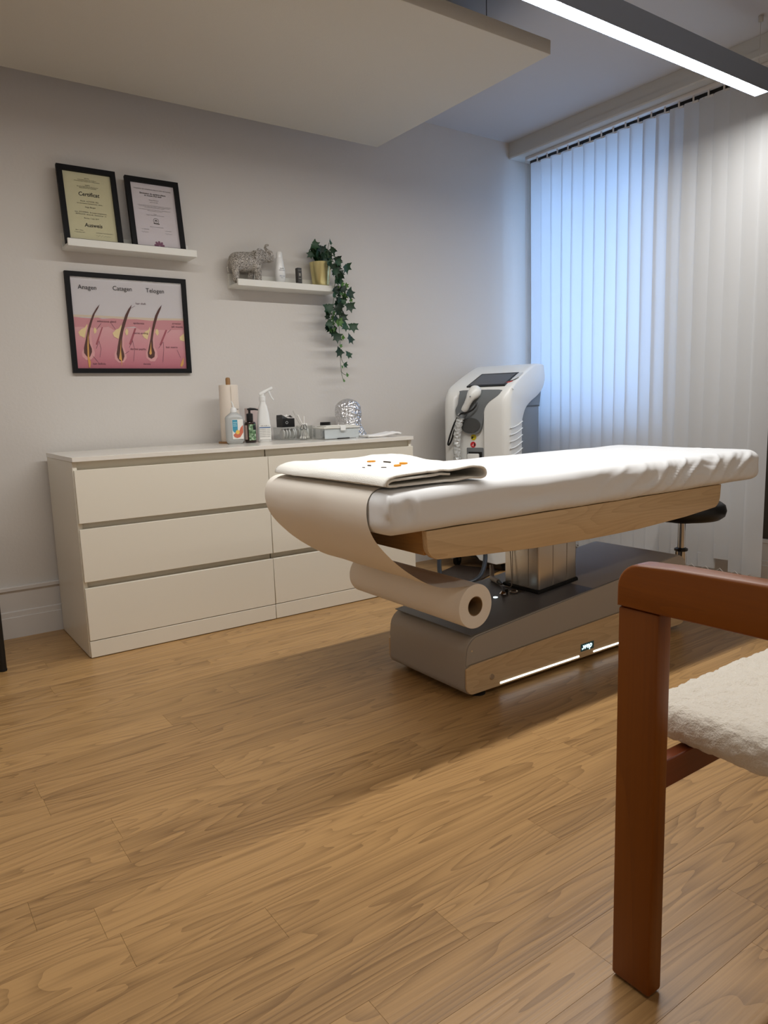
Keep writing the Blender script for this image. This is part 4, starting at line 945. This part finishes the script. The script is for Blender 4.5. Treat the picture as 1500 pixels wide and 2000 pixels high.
_r = ramp(m_ele, _v.outputs['Distance'], [(.0, (220, 212, 202)), (.14, (182, 174, 162)), (.25, (66, 58, 50)), (.6, (44, 38, 32))]); lk(m_ele, _r, pb(m_ele).inputs['Base Color'])
_bp = nd(m_ele, 'ShaderNodeBump'); _bp.inputs['Distance'].default_value = .004; _bp.invert = True; lk(m_ele, _v.outputs['Distance'], _bp.inputs['Height']); lk(m_ele, _bp.outputs[0], pb(m_ele).inputs['Normal'])
g = body_mesh(J, Rr, E_); g.v = [(v[0], v[1] * .82, v[2]) for v in g.v]; g.shift((0, -.062, 0))
zmin = min(v[2] for v in g.v); zfl = 1.5367
g.v = [(v[0], v[1], zfl + (v[2] - zmin) * (1.728 - zfl) / (max(q[2] for q in g.v) - zmin)) for v in g.v] if False else g.v
dz = zfl - zmin; g.v = [(v[0], v[1], v[2] + dz * (1 - sstep(1.54, 1.60, v[2]))) for v in g.v]
build('body', g, m_ele, t, smooth=80)
for s in (-1, 1):
    def ef(u, v, s=s):
        a = v * 2 * math.pi; r = u; x = 1.026 + .026 * r * math.cos(a) - .004; z = 1.672 + .034 * r * math.sin(a) - .006 * (1 - math.cos(a)) * r
        return (x, -.062 + s * (.027 + .010 * r * (1 - math.cos(a)) * .6 - .004 * r * r), z)
    ge = G().grid(ef, 5, 18); e = build('ear', ge, m_ele, t, smooth=60); md = e.modifiers.new('thickness', 'SOLIDIFY'); md.thickness = .002
    build('tusk', G().tube(smooth_path([(1.072, -.062 + s * .010, 1.655), (1.090, -.062 + s * .015, 1.646), (1.106, -.062 + s * .015, 1.650)], 3), [.003, .003, .0028, .0024, .002, .0014, .0008], 8), m_ele, t)
build('tail', G().tube(smooth_path([(.878, -.062, 1.640), (.866, -.062, 1.61), (.870, -.062, 1.575)], 3), [.003] * 6 + [.005], 8), m_ele, t)

def lathe_thing(nm, label, cat_, c, prof, m_, n=32, part='body', sx=1, sy=1, rz=0):
    t = thing(nm, label, cat_, c); build(part, G().lathe(prof, c, n, sx=sx, sy=sy), m_, t); return t
zl = 1.5282 - .0002 + .008
m_whbot = mat('white_bottle', (232, 232, 230), .22)
c = (1.145, -.06, 1.5367)
t = thing('white_bottle', 'white waisted cosmetic bottle with flat cap next to the elephant figurine', 'bottle', c)
build('body', G().lathe([(.018, 0), (.0215, .006), (.0255, .035), (.0275, .055), (.0265, .075), (.021, .11), (.0165, .135)], c, 32, sy=.75), m_whbot, t)
build('cap', G().lathe([(.0165, .1355), (.0155, .155), (.0125, .162), (.0, .163)], c, 32, sy=.75), m_whbot, t)
g = text_geo([('HAIR', 0, .078, .009, 'CENTER'), ('REMOVAL', 0, .070, .007, 'CENTER')]); g.v = [(c[0] + v[0], c[1] - .0212, c[2] + v[2]) for v in g.v]; g.fixn = False
build('lettering', g, m_inkg, t, smooth=0)
g = text_geo([('after care', 0, .043, .007, 'CENTER'), ('lotion', 0, .035, .006, 'CENTER')]); g.v = [(c[0] + v[0], c[1] - .0206, c[2] + v[2]) for v in g.v]; g.fixn = False
build('lettering', g, mat('blue_ink', (50, 70, 130), .6), t, smooth=0)
t = thing('small_box', 'tiny dark upright cosmetics carton between the white bottle and the ivy pot', 'box', (1.249, -.06, 1.5367))
build('carton', G().box(1.237, 1.261, -.072, -.048, 1.5367, 1.630, .0008, 1), mat('dark_carton', (34, 32, 30), .4), t)
build('label_print', G().box(1.240, 1.258, -.0726, -.0721, 1.565, 1.566).box(1.240, 1.258, -.0726, -.0721, 1.617, 1.6185).box(1.244, 1.254, -.0726, -.0721, 1.590, 1.604).box(1.242, 1.256, -.0726, -.0721, 1.576, 1.579), mat('carton_print', (150, 146, 136), .6), t)

# ivy
c = (1.376, -.062, 1.5367)
t = thing('potted_ivy', 'trailing dark-green ivy in a brass-coloured pot spilling over the ledge end', 'plant', c)
build('pot', G().lathe([(.040, 0), (.0415, .002), (.055, .126), (.0555, .129), (.0535, .129), (.050, .110), (.0, .108)], c, 48), m_gold, t)
build('soil', G().lathe([(.0485, .1085), (.02, .113), (0, .114)], c, 24), m_soil, t)
LEAF = [(1.418, -0.085, 1.762, 0.029), (1.333, -0.085, 1.738, 0.044), (1.293, -0.085, 1.689, 0.034), (1.364, -0.085, 1.722, 0.039), (1.39, -0.085, 1.735, 0.029), (1.429, -0.085, 1.722, 0.034), (1.337, -0.085, 1.698, 0.039), (1.375, -0.085, 1.686, 0.034), (1.414, -0.085, 1.689, 0.039), (1.441, -0.085, 1.707, 0.029), (1.459, -0.085, 1.677, 0.039), (1.486, -0.135, 1.633, 0.053), (1.433, -0.135, 1.628, 0.044), (1.412, -0.135, 1.605, 0.039), (1.438, -0.135, 1.591, 0.039), (1.423, -0.135, 1.563, 0.039), (1.482, -0.135, 1.546, 0.024), (1.421, -0.135, 1.515, 0.044), (1.454, -0.135, 1.522, 0.039), (1.5, -0.135, 1.503, 0.053), (1.4, -0.135, 1.492, 0.029), (1.432, -0.135, 1.467, 0.044), (1.458, -0.135, 1.463, 0.029), (1.506, -0.135, 1.476, 0.019), (1.43, -0.135, 1.429, 0.048), (1.49, -0.135, 1.437, 0.048), (1.365, -0.135, 1.423, 0.053), (1.477, -0.11, 1.39, 0.044), (1.41, -0.11, 1.381, 0.034), (1.383, -0.11, 1.353, 0.039), (1.449, -0.11, 1.361, 0.044), (1.465, -0.11, 1.342, 0.044), (1.526, -0.11, 1.339, 0.048), (1.408, -0.11, 1.326, 0.024), (1.419, -0.11, 1.283, 0.048), (1.463, -0.11, 1.289, 0.024), (1.503, -0.11, 1.279, 0.048), (1.444, -0.11, 1.244, 0.019), (1.432, -0.11, 1.211, 0.048), (1.492, -0.11, 1.198, 0.039), (1.476, -0.11, 1.147, 0.029), (1.449, -0.11, 1.138, 0.017), (1.478, -0.11, 1.096, 0.022), (1.457, -0.11, 1.068, 0.017)]
def leaf_geo():
    h = [(0, 1.0), (.13, .66), (.27, .50), (.66, .60), (.50, .30), (.50, .08), (.74, -.22), (.36, -.26), (.12, -.34)]
    out = h + [(0, -.24)] + [(-a, b) for a, b in h[:0:-1]]
    inn = [(a * .45, .08 + (b - .08) * .45) for a, b in out]; n = len(out)
    V3 = lambda a, b, k: (a * .62, -.16 * a * a - .05 * b * b + k, (b - .30) * .62)
    vs = [V3(a, b, -.03) for a, b in out] + [V3(a, b, .015) for a, b in inn] + [V3(0, .08, -.01)]
    fs = [(i, (i + 1) % n, n + (i + 1) % n, n + i) for i in range(n)] + [(n + i, n + (i + 1) % n, 2 * n) for i in range(n)]
    return vs, fs
lv, lf = leaf_geo()
lmesh = []
for m_ in (m_leaf, m_leaf2):
    me = bpy.data.meshes.new('leaf'); b = bmesh.new(); vv = [b.verts.new(v) for v in lv]
    for f in lf: b.faces.new([vv[i] for i in f])
    bmesh.ops.recalc_face_normals(b, faces=b.faces[:]); b.to_mesh(me); b.free(); me.materials.append(m_); me.shade_smooth(); lmesh.append(me)
rl = random.Random(5)
def put_leaf(x, y, z, s, young=False, rz=None):
    o = bpy.data.objects.new('leaf', lmesh[1 if young else 0]); C.objects.link(o); o.parent = t
    o.location = (x - c[0], y - c[1], z - c[2]); k = s * 1.42; o.scale = (k, k, k)
    o.rotation_euler = (rl.uniform(-.5, .35), math.pi + rl.uniform(-1.1, 1.1) if rz is None else rz, rl.uniform(-.6, .6))
for i, (x, y, z, s) in enumerate(LEAF):
    put_leaf(x, y - rl.uniform(0, .02), z, s, young=(s < .026) or i in (30, 37))
for k in range(44):     # crown filler
    a = rl.uniform(0, 2 * math.pi); r = rl.uniform(.0, .05); put_leaf(1.378 + r * math.cos(a), -.066 + r * .8 * math.sin(a), 1.672 + rl.uniform(0, .06), rl.uniform(.024, .038), rz=rl.uniform(0, 6.28))
for k in range(44):     # behind the hanging strand
    z = rl.uniform(1.30, 1.67); x = 1.44 + .03 * math.sin(z * 22) + rl.uniform(-.03, .03); put_leaf(x, (-.075 if (z < 1.50 or x > 1.455) else -.134) - rl.uniform(0, .02), z, rl.uniform(.024, .04), young=rl.random() < .15)
for pts in ([(1.38, -.07, 1.65), (1.42, -.10, 1.70), (1.452, -.125, 1.66), (1.455, -.133, 1.58), (1.46, -.130, 1.48), (1.44, -.12, 1.38), (1.448, -.11, 1.28), (1.446, -.11, 1.18), (1.45, -.11, 1.11), (1.46, -.11, 1.068)],
            [(1.37, -.07, 1.65), (1.40, -.10, 1.69), (1.430, -.128, 1.64), (1.415, -.134, 1.55), (1.40, -.133, 1.45), (1.39, -.12, 1.36)],
            [(1.446, -.11, 1.20), (1.46, -.11, 1.165), (1.478, -.11, 1.15)], [(1.446, -.11, 1.12), (1.46, -.11, 1.105), (1.478, -.11, 1.098)],
            [(1.39, -.07, 1.65), (1.41, -.08, 1.72), (1.42, -.085, 1.765)], [(1.37, -.07, 1.65), (1.34, -.08, 1.71), (1.30, -.085, 1.70)]):
    build('stem', G().tube(smooth_path(pts, 4), .0013, 6), m_stem, t)

# ================================================================ THINGS ON THE DRESSER
ZD = .7802
# paper roll on a dowel
c = (.806, -.125, ZD)
t = thing('kitchen_roll', 'tall white paper towel roll on an upright wooden dowel behind the bottles', 'paper roll', c)
build('roll', G().lathe([(.046, .008), (.0462, .10), (.044, .27), (.0425, .272), (.015, .271)], c, 36), mat('warm_paper', (226, 214, 200), .85), t)
build('loose_end', G().grid(lambda u, v: (c[0] + .0467 * math.cos(rad(-100 + 48 * u)) + .002 * u, c[1] + .0467 * math.sin(rad(-100 + 48 * u)) - .001 - .003 * u, c[2] + .16 + .108 * v), 6, 3), mat('warm_paper', (226, 214, 200), .85), t)
build('dowel', G().lathe([(.011, .008), (.011, .298), (.009, .306), (0, .308)], c, 20), mat('dowel_wood', (156, 116, 72), .6), t)
build('base_disc', G().lathe([(.060, 0), (.060, .007), (.058, .008)], c, 36), mat('dowel_wood', (156, 116, 72), .6), t)
# sanitiser bottle
c = (.777, -.235, ZD); Rz = Matrix.Rotation(rad(8), 4, 'Z')
def at(g, c, a): return g.xf(Matrix.Translation(Vector(c)) @ Matrix.Rotation(rad(a), 4, 'Z') @ Matrix.Translation(-Vector(c)))
t = thing('sanitiser_bottle', 'translucent rectangular sanitiser bottle with white pump, picture label of cupped hands', 'bottle', c)
AZ = -20
def rblat(prof, c, n=40, p=4):   # rounded-rectangle cross-section: prof of (hx, hy, z)
    g = G()
    for hx, hy, z in prof:
        for k in range(n):
            a = 2 * math.pi * k / n; ca, sa = math.cos(a), math.sin(a)
            g.v.append((c[0] + hx * math.copysign(abs(ca) ** (2 / p), ca), c[1] + hy * math.copysign(abs(sa) ** (2 / p), sa), c[2] + z))
    for i in range(len(prof) - 1):
        for k in range(n): a, b = i * n + k, i * n + (k + 1) % n; g.f.append((a, b, b + n, a + n)); g.m.append(0)
    g.f.append(tuple(range(n))[::-1]); g.m.append(0); g.f.append(tuple(range((len(prof) - 1) * n, len(prof) * n))); g.m.append(0)
    return g
build('body', at(rblat([(.030, .018, 0), (.037, .023, .006), (.041, .026, .018), (.041, .026, .118), (.037, .024, .126), (.022, .018, .138), (.014, .014, .144)], c), c, AZ), m_milky, t)
build('cap', at(G().lathe([(.0145, .1445), (.0145, .158), (.011, .164), (.005, .168)], c, 24), c, AZ), m_whbot, t)
build('nozzle', at(G().tube([(c[0], c[1], c[2] + .167), (c[0] - .002, c[1], c[2] + .182), (c[0] - .008, c[1], c[2] + .196)], [.0035, .003, .0022], 10), c, AZ), m_whbot, t)
lb = build('label', at(G().box(c[0] - .012, c[0] + .038, c[1] - .0275, c[1] - .0262, c[2] + .022, c[2] + .112, .0004, 1), c, AZ), mat('label_white', (236, 234, 228), .5), t)
def onlab(poly, nm, col, d): build(nm, at(at_y(G().flat([(c[0] + a, c[2] + b) for a, b in poly], 0), c[1] - .0277 - d), c, AZ), mat(nm + '_print', col, .5), lb, smooth=0)
onlab([(-.010, .110), (.013, .110), (.013, .070)] + [(.0015 + .0115 * math.cos(rad(a)), .066 + .014 * math.sin(rad(a))) for a in range(0, -181, -20)] + [(-.010, .070)], 'blue_field', (66, 150, 178), .0002)
onlab([(-.008, .042), (-.004, .032), (.008, .027), (.022, .030), (.037, .052), (.037, .086), (.026, .074), (.018, .056), (.006, .054)], 'hands', (206, 112, 86), .0004)
onlab([(.012 + .009 * math.cos(rad(a)), .054 + .010 * math.sin(rad(a))) for a in range(0, 360, 30)], 'yellow_drop', (238, 196, 92), .0006)
for k, (z_, w_) in enumerate(((.100, .018), (.092, .016), (.084, .017))): onlab([(-.007, z_), (-.007 + w_, z_), (-.007 + w_, z_ - .003), (-.007, z_ - .003)], 'label_text', (170, 214, 226), .0005)
# soap pump
c = (.862, -.222, ZD)
t = thing('soap_pump', 'dark brown soap bottle with black pump and leafy green label', 'bottle', c)
build('body', G().lathe([(.023, 0), (.0265, .004), (.027, .012), (.027, .088), (.024, .096), (.013, .101)], c, 32), mat('brown_bottle', (40, 24, 16), .15), t)
build('pump_collar', G().lathe([(.0155, .1012), (.0155, .135), (.008, .138)], c, 24), m_black, t)
build('pump_head', G().cyl((c[0], c[1], c[2] + .137), (c[0], c[1], c[2] + .153), .0055, n=14).tube([(c[0] - .010, c[1], c[2] + .156), (c[0] + .004, c[1] - .002, c[2] + .157), (c[0] + .022, c[1] - .012, c[2] + .156), (c[0] + .036, c[1] - .020, c[2] + .152)], [.004, .0065, .005, .003], 12), m_black, t)
mlab = mat('leafy_label', (96, 128, 92), .5)
_n = nd(mlab, 'ShaderNodeTexVoronoi'); _n.inputs['Scale'].default_value = 130; _tc = nd(mlab, 'ShaderNodeTexCoord'); lk(mlab, _tc.outputs['Object'], _n.inputs['Vector'])
lk(mlab, ramp(mlab, _n.outputs['Color'], [(0, (40, 74, 48)), (.45, (96, 132, 92)), (.7, (176, 198, 168)), (1, (60, 96, 60))]), pb(mlab).inputs['Base Color'])
build('label', G().grid(lambda u, v: (c[0] + .0273 * math.cos(rad(-130 + 80 * u)), c[1] + .0273 * math.sin(rad(-130 + 80 * u)), c[2] + .012 + .074 * v), 14, 1), mlab, t)
build('label_tag', G().grid(lambda u, v: (c[0] + .0276 * math.cos(rad(-86 + 36 * u)), c[1] + .0276 * math.sin(rad(-86 + 36 * u)), c[2] + .060 + .022 * v), 8, 1), mat('black_tag', (24, 30, 28), .4), t)
build('side_label', G().grid(lambda u, v: (c[0] + .0273 * math.cos(rad(-186 + 40 * u)), c[1] + .0273 * math.sin(rad(-186 + 40 * u)), c[2] + .016 + .066 * v), 8, 1), mat('pink_label', (196, 168, 158), .5), t)
# spray bottle
c = (.936, -.215, ZD)
t = thing('spray_bottle', 'white disinfectant spray bottle with trigger head and blue-striped label', 'bottle', c)
build('body', at(rblat([(.028, .019, 0), (.032, .022, .004), (.033, .023, .05), (.030, .021, .10), (.026, .019, .135), (.019, .016, .168), (.0135, .0135, .182), (.013, .013, .192)], c, p=3), c, -16), m_whbot, t)
build('cap', G().lathe([(.0155, .1925), (.0155, .214), (.010, .217)], c, 24), m_whbot, t)
hx = math.cos(rad(-20)); hy = math.sin(rad(-20))
def hp_(a, z): return (c[0] + a * hx, c[1] + a * hy, c[2] + z)
build('spray_head', G().tube([hp_(-.014, .224), hp_(-.004, .226), hp_(.012, .236), hp_(.028, .244), hp_(.042, .250)], [.008, .011, .009, .008, .009], 14).cyl(hp_(0, .214), hp_(0, .226), .010, n=14), m_whbot, t)
build('nozzle', G().cyl(hp_(.040, .249), hp_(.050, .254), .0085, .0075, 14), m_whbot, t)
build('trigger', G().tube(smooth_path([hp_(.030, .242), hp_(.036, .226), hp_(.044, .208), hp_(.053, .196)], 3), [.005] * 3 + [.004] * 6 + [.003], 8), m_whbot, t)
y0 = -.0236
lb = build('label', at(G().box(c[0] - .026, c[0] + .028, c[1] - .0242, c[1] - .0232, c[2] + .012, c[2] + .082, .0003, 1), c, -16), mat('label_white', (236, 234, 228), .5), t)
build('blue_stripe', at(G().box(c[0] - .025, c[0] + .027, c[1] - .0246, c[1] - .0241, c[2] + .066, c[2] + .0705), c, -16), mat('blue_stripe', (52, 96, 150), .5), lb)
g = text_geo([('DES AGR +', 0, .0735, .0085, 'CENTER')] + [('desinfektion spray', 0, .058 - .0085 * k, .0068, 'CENTER') for k in range(5)]); g.v = [(c[0] + v[0], c[1] - .0247, c[2] + v[2]) for v in g.v]; g.fixn = False
build('lettering', at(g, c, -16), m_inkg, lb, smooth=0)
# pale carton behind the soap
t = thing('pale_carton', 'plain pale pink carton standing behind the soap pump bottle', 'box', (.93, -.10, ZD))
build('carton', G().box(.905, .985, -.13, -.075, ZD, ZD + .160, .001, 1), mat('pale_pink_card', (214, 196, 192), .7), t)
build('flap', G().box(.906, .984, -.129, -.076, ZD + .1602, ZD + .1612), mat('pale_pink_card', (214, 196, 192), .7), t)
# acrylic box
def open_box(x0, x1, y0, y1, z0, z1, th=.002):
    return G().box(x0, x1, y0, y1, z0, z0 + th).box(x0, x1, y0, y0 + th, z0 + th, z1).box(x0, x1, y1 - th, y1, z0 + th, z1).box(x0, x0 + th, y0 + th, y1 - th, z0 + th, z1).box(x1 - th, x1, y0 + th, y1 - th, z0 + th, z1)
t = thing('acrylic_box', 'clear acrylic organiser box behind the jar of cotton swabs', 'box', (1.13, -.14, ZD))
build('container', open_box(1.05, 1.235, -.185, -.085, ZD, ZD + .062), m_clear, t, smooth=0)
rc = random.Random(9)
for k in range(9):
    x = 1.075 + .017 * k + rc.uniform(-.004, .004); pad = thing('cotton_pad', 'white cotton pad inside the clear acrylic organiser box', 'cotton pad', (x, -.135, ZD + .003), group='cotton pads in the acrylic box')
    build('pad', G().lathe([(.024, -.003), (.026, 0), (.024, .003)], (x, -.135, ZD + .0292), 18, axis='x'), m_cotton, pad)
# black card box
t = thing('black_card_box', 'small open black card box sitting on the clear acrylic organiser', 'box', (1.095, -.13, ZD + .0625))
build('carton', G().box(1.062, 1.130, -.165, -.10, ZD + .0622, ZD + .105, .001, 1), m_black, t)
build('flap', G().add([(1.062, -.165, ZD + .105), (1.095, -.165, ZD + .105), (1.062, -.160, ZD + .124), (1.064, -.10, ZD + .122), (1.062, -.10, ZD + .105)], [(0, 1, 2), (0, 2, 3, 4)]), m_black, t, smooth=0)
build('white_print', G().tube([(1.086 + .006 * math.cos(a), -.1656, ZD + .085 + .006 * math.sin(a)) for a in np.linspace(0, 2 * math.pi, 16)], .0008, 5), m_whbot, t)
t = thing('tissue', 'crumpled white tissue on the black card box', 'tissue', (1.105, -.135, ZD + .106))
build('paper', G().grid(lambda u, v: (1.082 + .048 * u, -.158 + .045 * v, ZD + .107 + .012 * abs(nz(u * 3, v * 3, 1, 1.3)) + .008 * math.sin(u * 3.1)), 12, 12), m_cotton, t, smooth=60)
# swab jar
c = (1.128, -.262, ZD)
t = thing('swab_jar', 'clear glass jar crammed with cotton swabs, spatulas and scissors', 'jar', c)
build('glass', G().lathe([(.0, .0), (.036, .0), (.039, .003), (.039, .070), (.0365, .070), (.0365, .006), (.0, .005)], c, 36), m_glass, t)
rj = random.Random(21)
def stick(name, label, cat_, grp, a0, tilt, h, r, m_, tip=None, base=.018):
    bx, by = c[0] + base * math.cos(a0 + math.pi), c[1] + base * math.sin(a0 + math.pi); p0 = Vector((bx, by, c[2] + .0075))
    d = Vector((math.cos(a0) * math.sin(tilt), math.sin(a0) * math.sin(tilt), math.cos(tilt))); p1 = p0 + d * h
    o = thing(name, label, cat_, tuple(p0), group=grp); build('stick', G().cyl(p0 + d * .003, p1 - d * .002, r, n=8), m_, o)
    if tip:
        for q in (p0 + d * .006, p1 - d * .006): build('cotton_tip', G().tube([q - d * .007, q - d * .004, q + d * .002, q + d * .006], [.0012, .0026, .0026, .0008], 10), m_cotton, o)
    return o
for k in range(26): stick('cotton_swab', 'white cotton swab standing in the crammed glass jar', 'cotton swab', 'cotton swabs in the glass jar', rj.uniform(0, 6.28), rj.uniform(.12, .38), .074, .0012, m_whbot, True, rj.uniform(.008, .026))
m_sp = mat('spatula_white', (226, 222, 216), .5)
for k, (a0, ti, h) in enumerate(((2.9, .52, .115), (3.05, .44, .128))): stick('wooden_spatula', ('shorter pale stick leaning furthest left out of the glass jar', 'longer pale stick leaning left out of the glass jar')[k], 'spatula', 'pale sticks leaning out of the jar', a0, ti, h, .0042, m_sp, base=.022)
stick('straight_spatula', 'pale stick standing upright out of the glass jar', 'spatula', None, .6, .05, .110, .0040, m_sp, base=.004)
t = thing('nail_file', 'long grey nail file leaning steeply left out of the glass jar', 'nail file', (1.14, -.255, ZD + .01))
d = Vector((-.50, .05, .86)).normalized(); p0 = Vector((1.150, -.268, ZD + .008)); s_ = Vector((.86, 0, .50)).normalized()
pts = []
for tt, ww in ((0, .005), (.06, .0055), (.12, .0045), (.155, .002)): pts.append((p0 + d * tt, ww))
up = [p + s_ * w2 for p, w2 in pts]; dn = [p - s_ * w2 for p, w2 in pts][::-1]; fr_ = up + dn; n = len(fr_)
build('blade', G().add([q + Vector((0, -.0008, 0)) for q in fr_] + [q + Vector((0, .0008, 0)) for q in fr_], [tuple(range(n)), tuple(range(n, 2 * n))[::-1]] + [(i, (i + 1) % n, (i + 1) % n + n, i + n) for i in range(n)]), mat('file_grey', (186, 182, 176), .5), t, smooth=0)
t = thing('scissors', 'small scissors with dark loop handles standing in the glass jar', 'scissors', (1.12, -.285, ZD + .01))
for s in (-1, 1):
    cc = Vector((1.112 + s * .008, -.288, ZD + .062)); build('handle', G().tube([(cc.x + .008 * math.cos(a) - .003 * math.sin(a) * s, cc.y, cc.z + .012 * math.sin(a)) for a in np.linspace(0, 2 * math.pi, 20)], .0016, 6), m_mdark, t)
    build('blade', G().tube([(cc.x, cc.y, cc.z - .012), (1.126, -.284, ZD + .008)], [.002, .001], 6), m_steel, t)
# storage tub
t = thing('storage_box', 'low clear plastic storage box with lid and grey inserts', 'box', (1.27, -.32, ZD))
build('container', open_box(1.175, 1.375, -.375, -.265, ZD, ZD + .052, .002), m_clear, t, smooth=0)
build('milky_wall', G().box(1.177, 1.373, -.3715, -.3705, ZD + .003, ZD + .05), mat('frosted_insert', (222, 226, 228), .5), t, smooth=0)
build('lid', G().box(1.171, 1.379, -.379, -.261, ZD + .0522, ZD + .060, .003, 2).box(1.19, 1.36, -.365, -.275, ZD + .060, ZD + .066, .003, 2), mat('lid_plastic', (226, 224, 216), .25), t)
build('lid_clip', G().box(1.262, 1.292, -.3835, -.379, ZD + .040, ZD + .064, .002, 1), m_whbot, t)
for x0, x1 in ((1.222, 1.262), (1.266, 1.306), (1.31, 1.366)):
    build('divider', G().box(x0, x1, -.369, -.275, ZD + .004, ZD + .040, .003, 1), mat('insert_grey', (200, 206, 212), .6), t)
build('dark_strip', G().box(1.245, 1.315, -.3775, -.3755, ZD, ZD + .005), m_black, t, smooth=0)
t = thing('black_jar', 'small round black jar on the clear acrylic organiser behind the storage box', 'jar', (1.31, -.20, ZD))
build('pedestal', G().lathe([(.026, 0), (.026, .062)], (1.285, -.20, ZD), 24), m_clear, t)
build('lid', G().lathe([(.026, .0622), (.027, .064), (.027, .078), (.025, .080)], (1.285, -.20, ZD), 28), m_black, t)
# foil wrapped mannequin head
c = (1.462, -.14, ZD)
t = thing('foil_wrapped_head', 'mannequin head completely wrapped in shiny crumpled aluminium foil', 'mannequin head', c)
g = G()
n = 60; rows = 44
def fr(a, h):
    # radius by height: neck, jaw, skull
    r = np.interp(h, [0, .03, .055, .08, .12, .16, .18, .192, .196], [.064, .064, .063, .065, .069, .063, .046, .02, .0])
    flare = .03 * sstep(.07, .0, h) * max(0, math.cos(a + .3))
    return r + flare
for i in range(rows + 1):
    h = .196 * i / rows
    for k in range(n):
        a = 2 * math.pi * k / n; r = fr(a, h); p = Vector((math.cos(a), math.sin(a), h * 12))
        cr = .0045 * abs(noise.noise(p * 3.1)) + .0035 * noise.noise(p * 7.3) + .002 * noise.noise(p * 15)
        r = max(0, r + cr * (1 if r > .01 else 0)); g.v.append((c[0] + r * math.cos(a), c[1] + r * math.sin(a) * 1.0, c[2] + h))
for i in range(rows):
    for k in range(n): a, b = i * n + k, i * n + (k + 1) % n; g.f.append((a, b, b + n, a + n)); g.m.append(0)
g.f.append(tuple(range(n))[::-1]); g.m.append(0)
build('foil', g, m_foil, t, smooth=22)
build('foil_seam', G().tube([(c[0] + (.067) * math.cos(a), c[1] + .067 * math.sin(a), c[2] + .150 + .003 * math.sin(5 * a)) for a in np.linspace(rad(185), rad(290), 18)], .0018, 6), m_foil, t)
# folded cloth
def clf(u, v):
    x = 1.385 + .185 * u; y = -.44 + .10 * v - .02 * u; z = ZD + .006 + .010 * sstep(.35, .85, u) + .005 * abs(nz(u * 4, v * 3, 2, 1)) - .004 * sstep(.9, 1, u)
    return (x, y, z)
g = G().grid(clf, 26, 14); o = build('face_cloth', g, mat('cloth_white', (232, 230, 228), .9), None, loc=(1.47, -.40, ZD), smooth=60)
md = o.modifiers.new('thickness', 'SOLIDIFY'); md.thickness = .010; md.offset = 0
tag(o, 'flat folded white cloth at the right end of the dresser top', 'cloth')
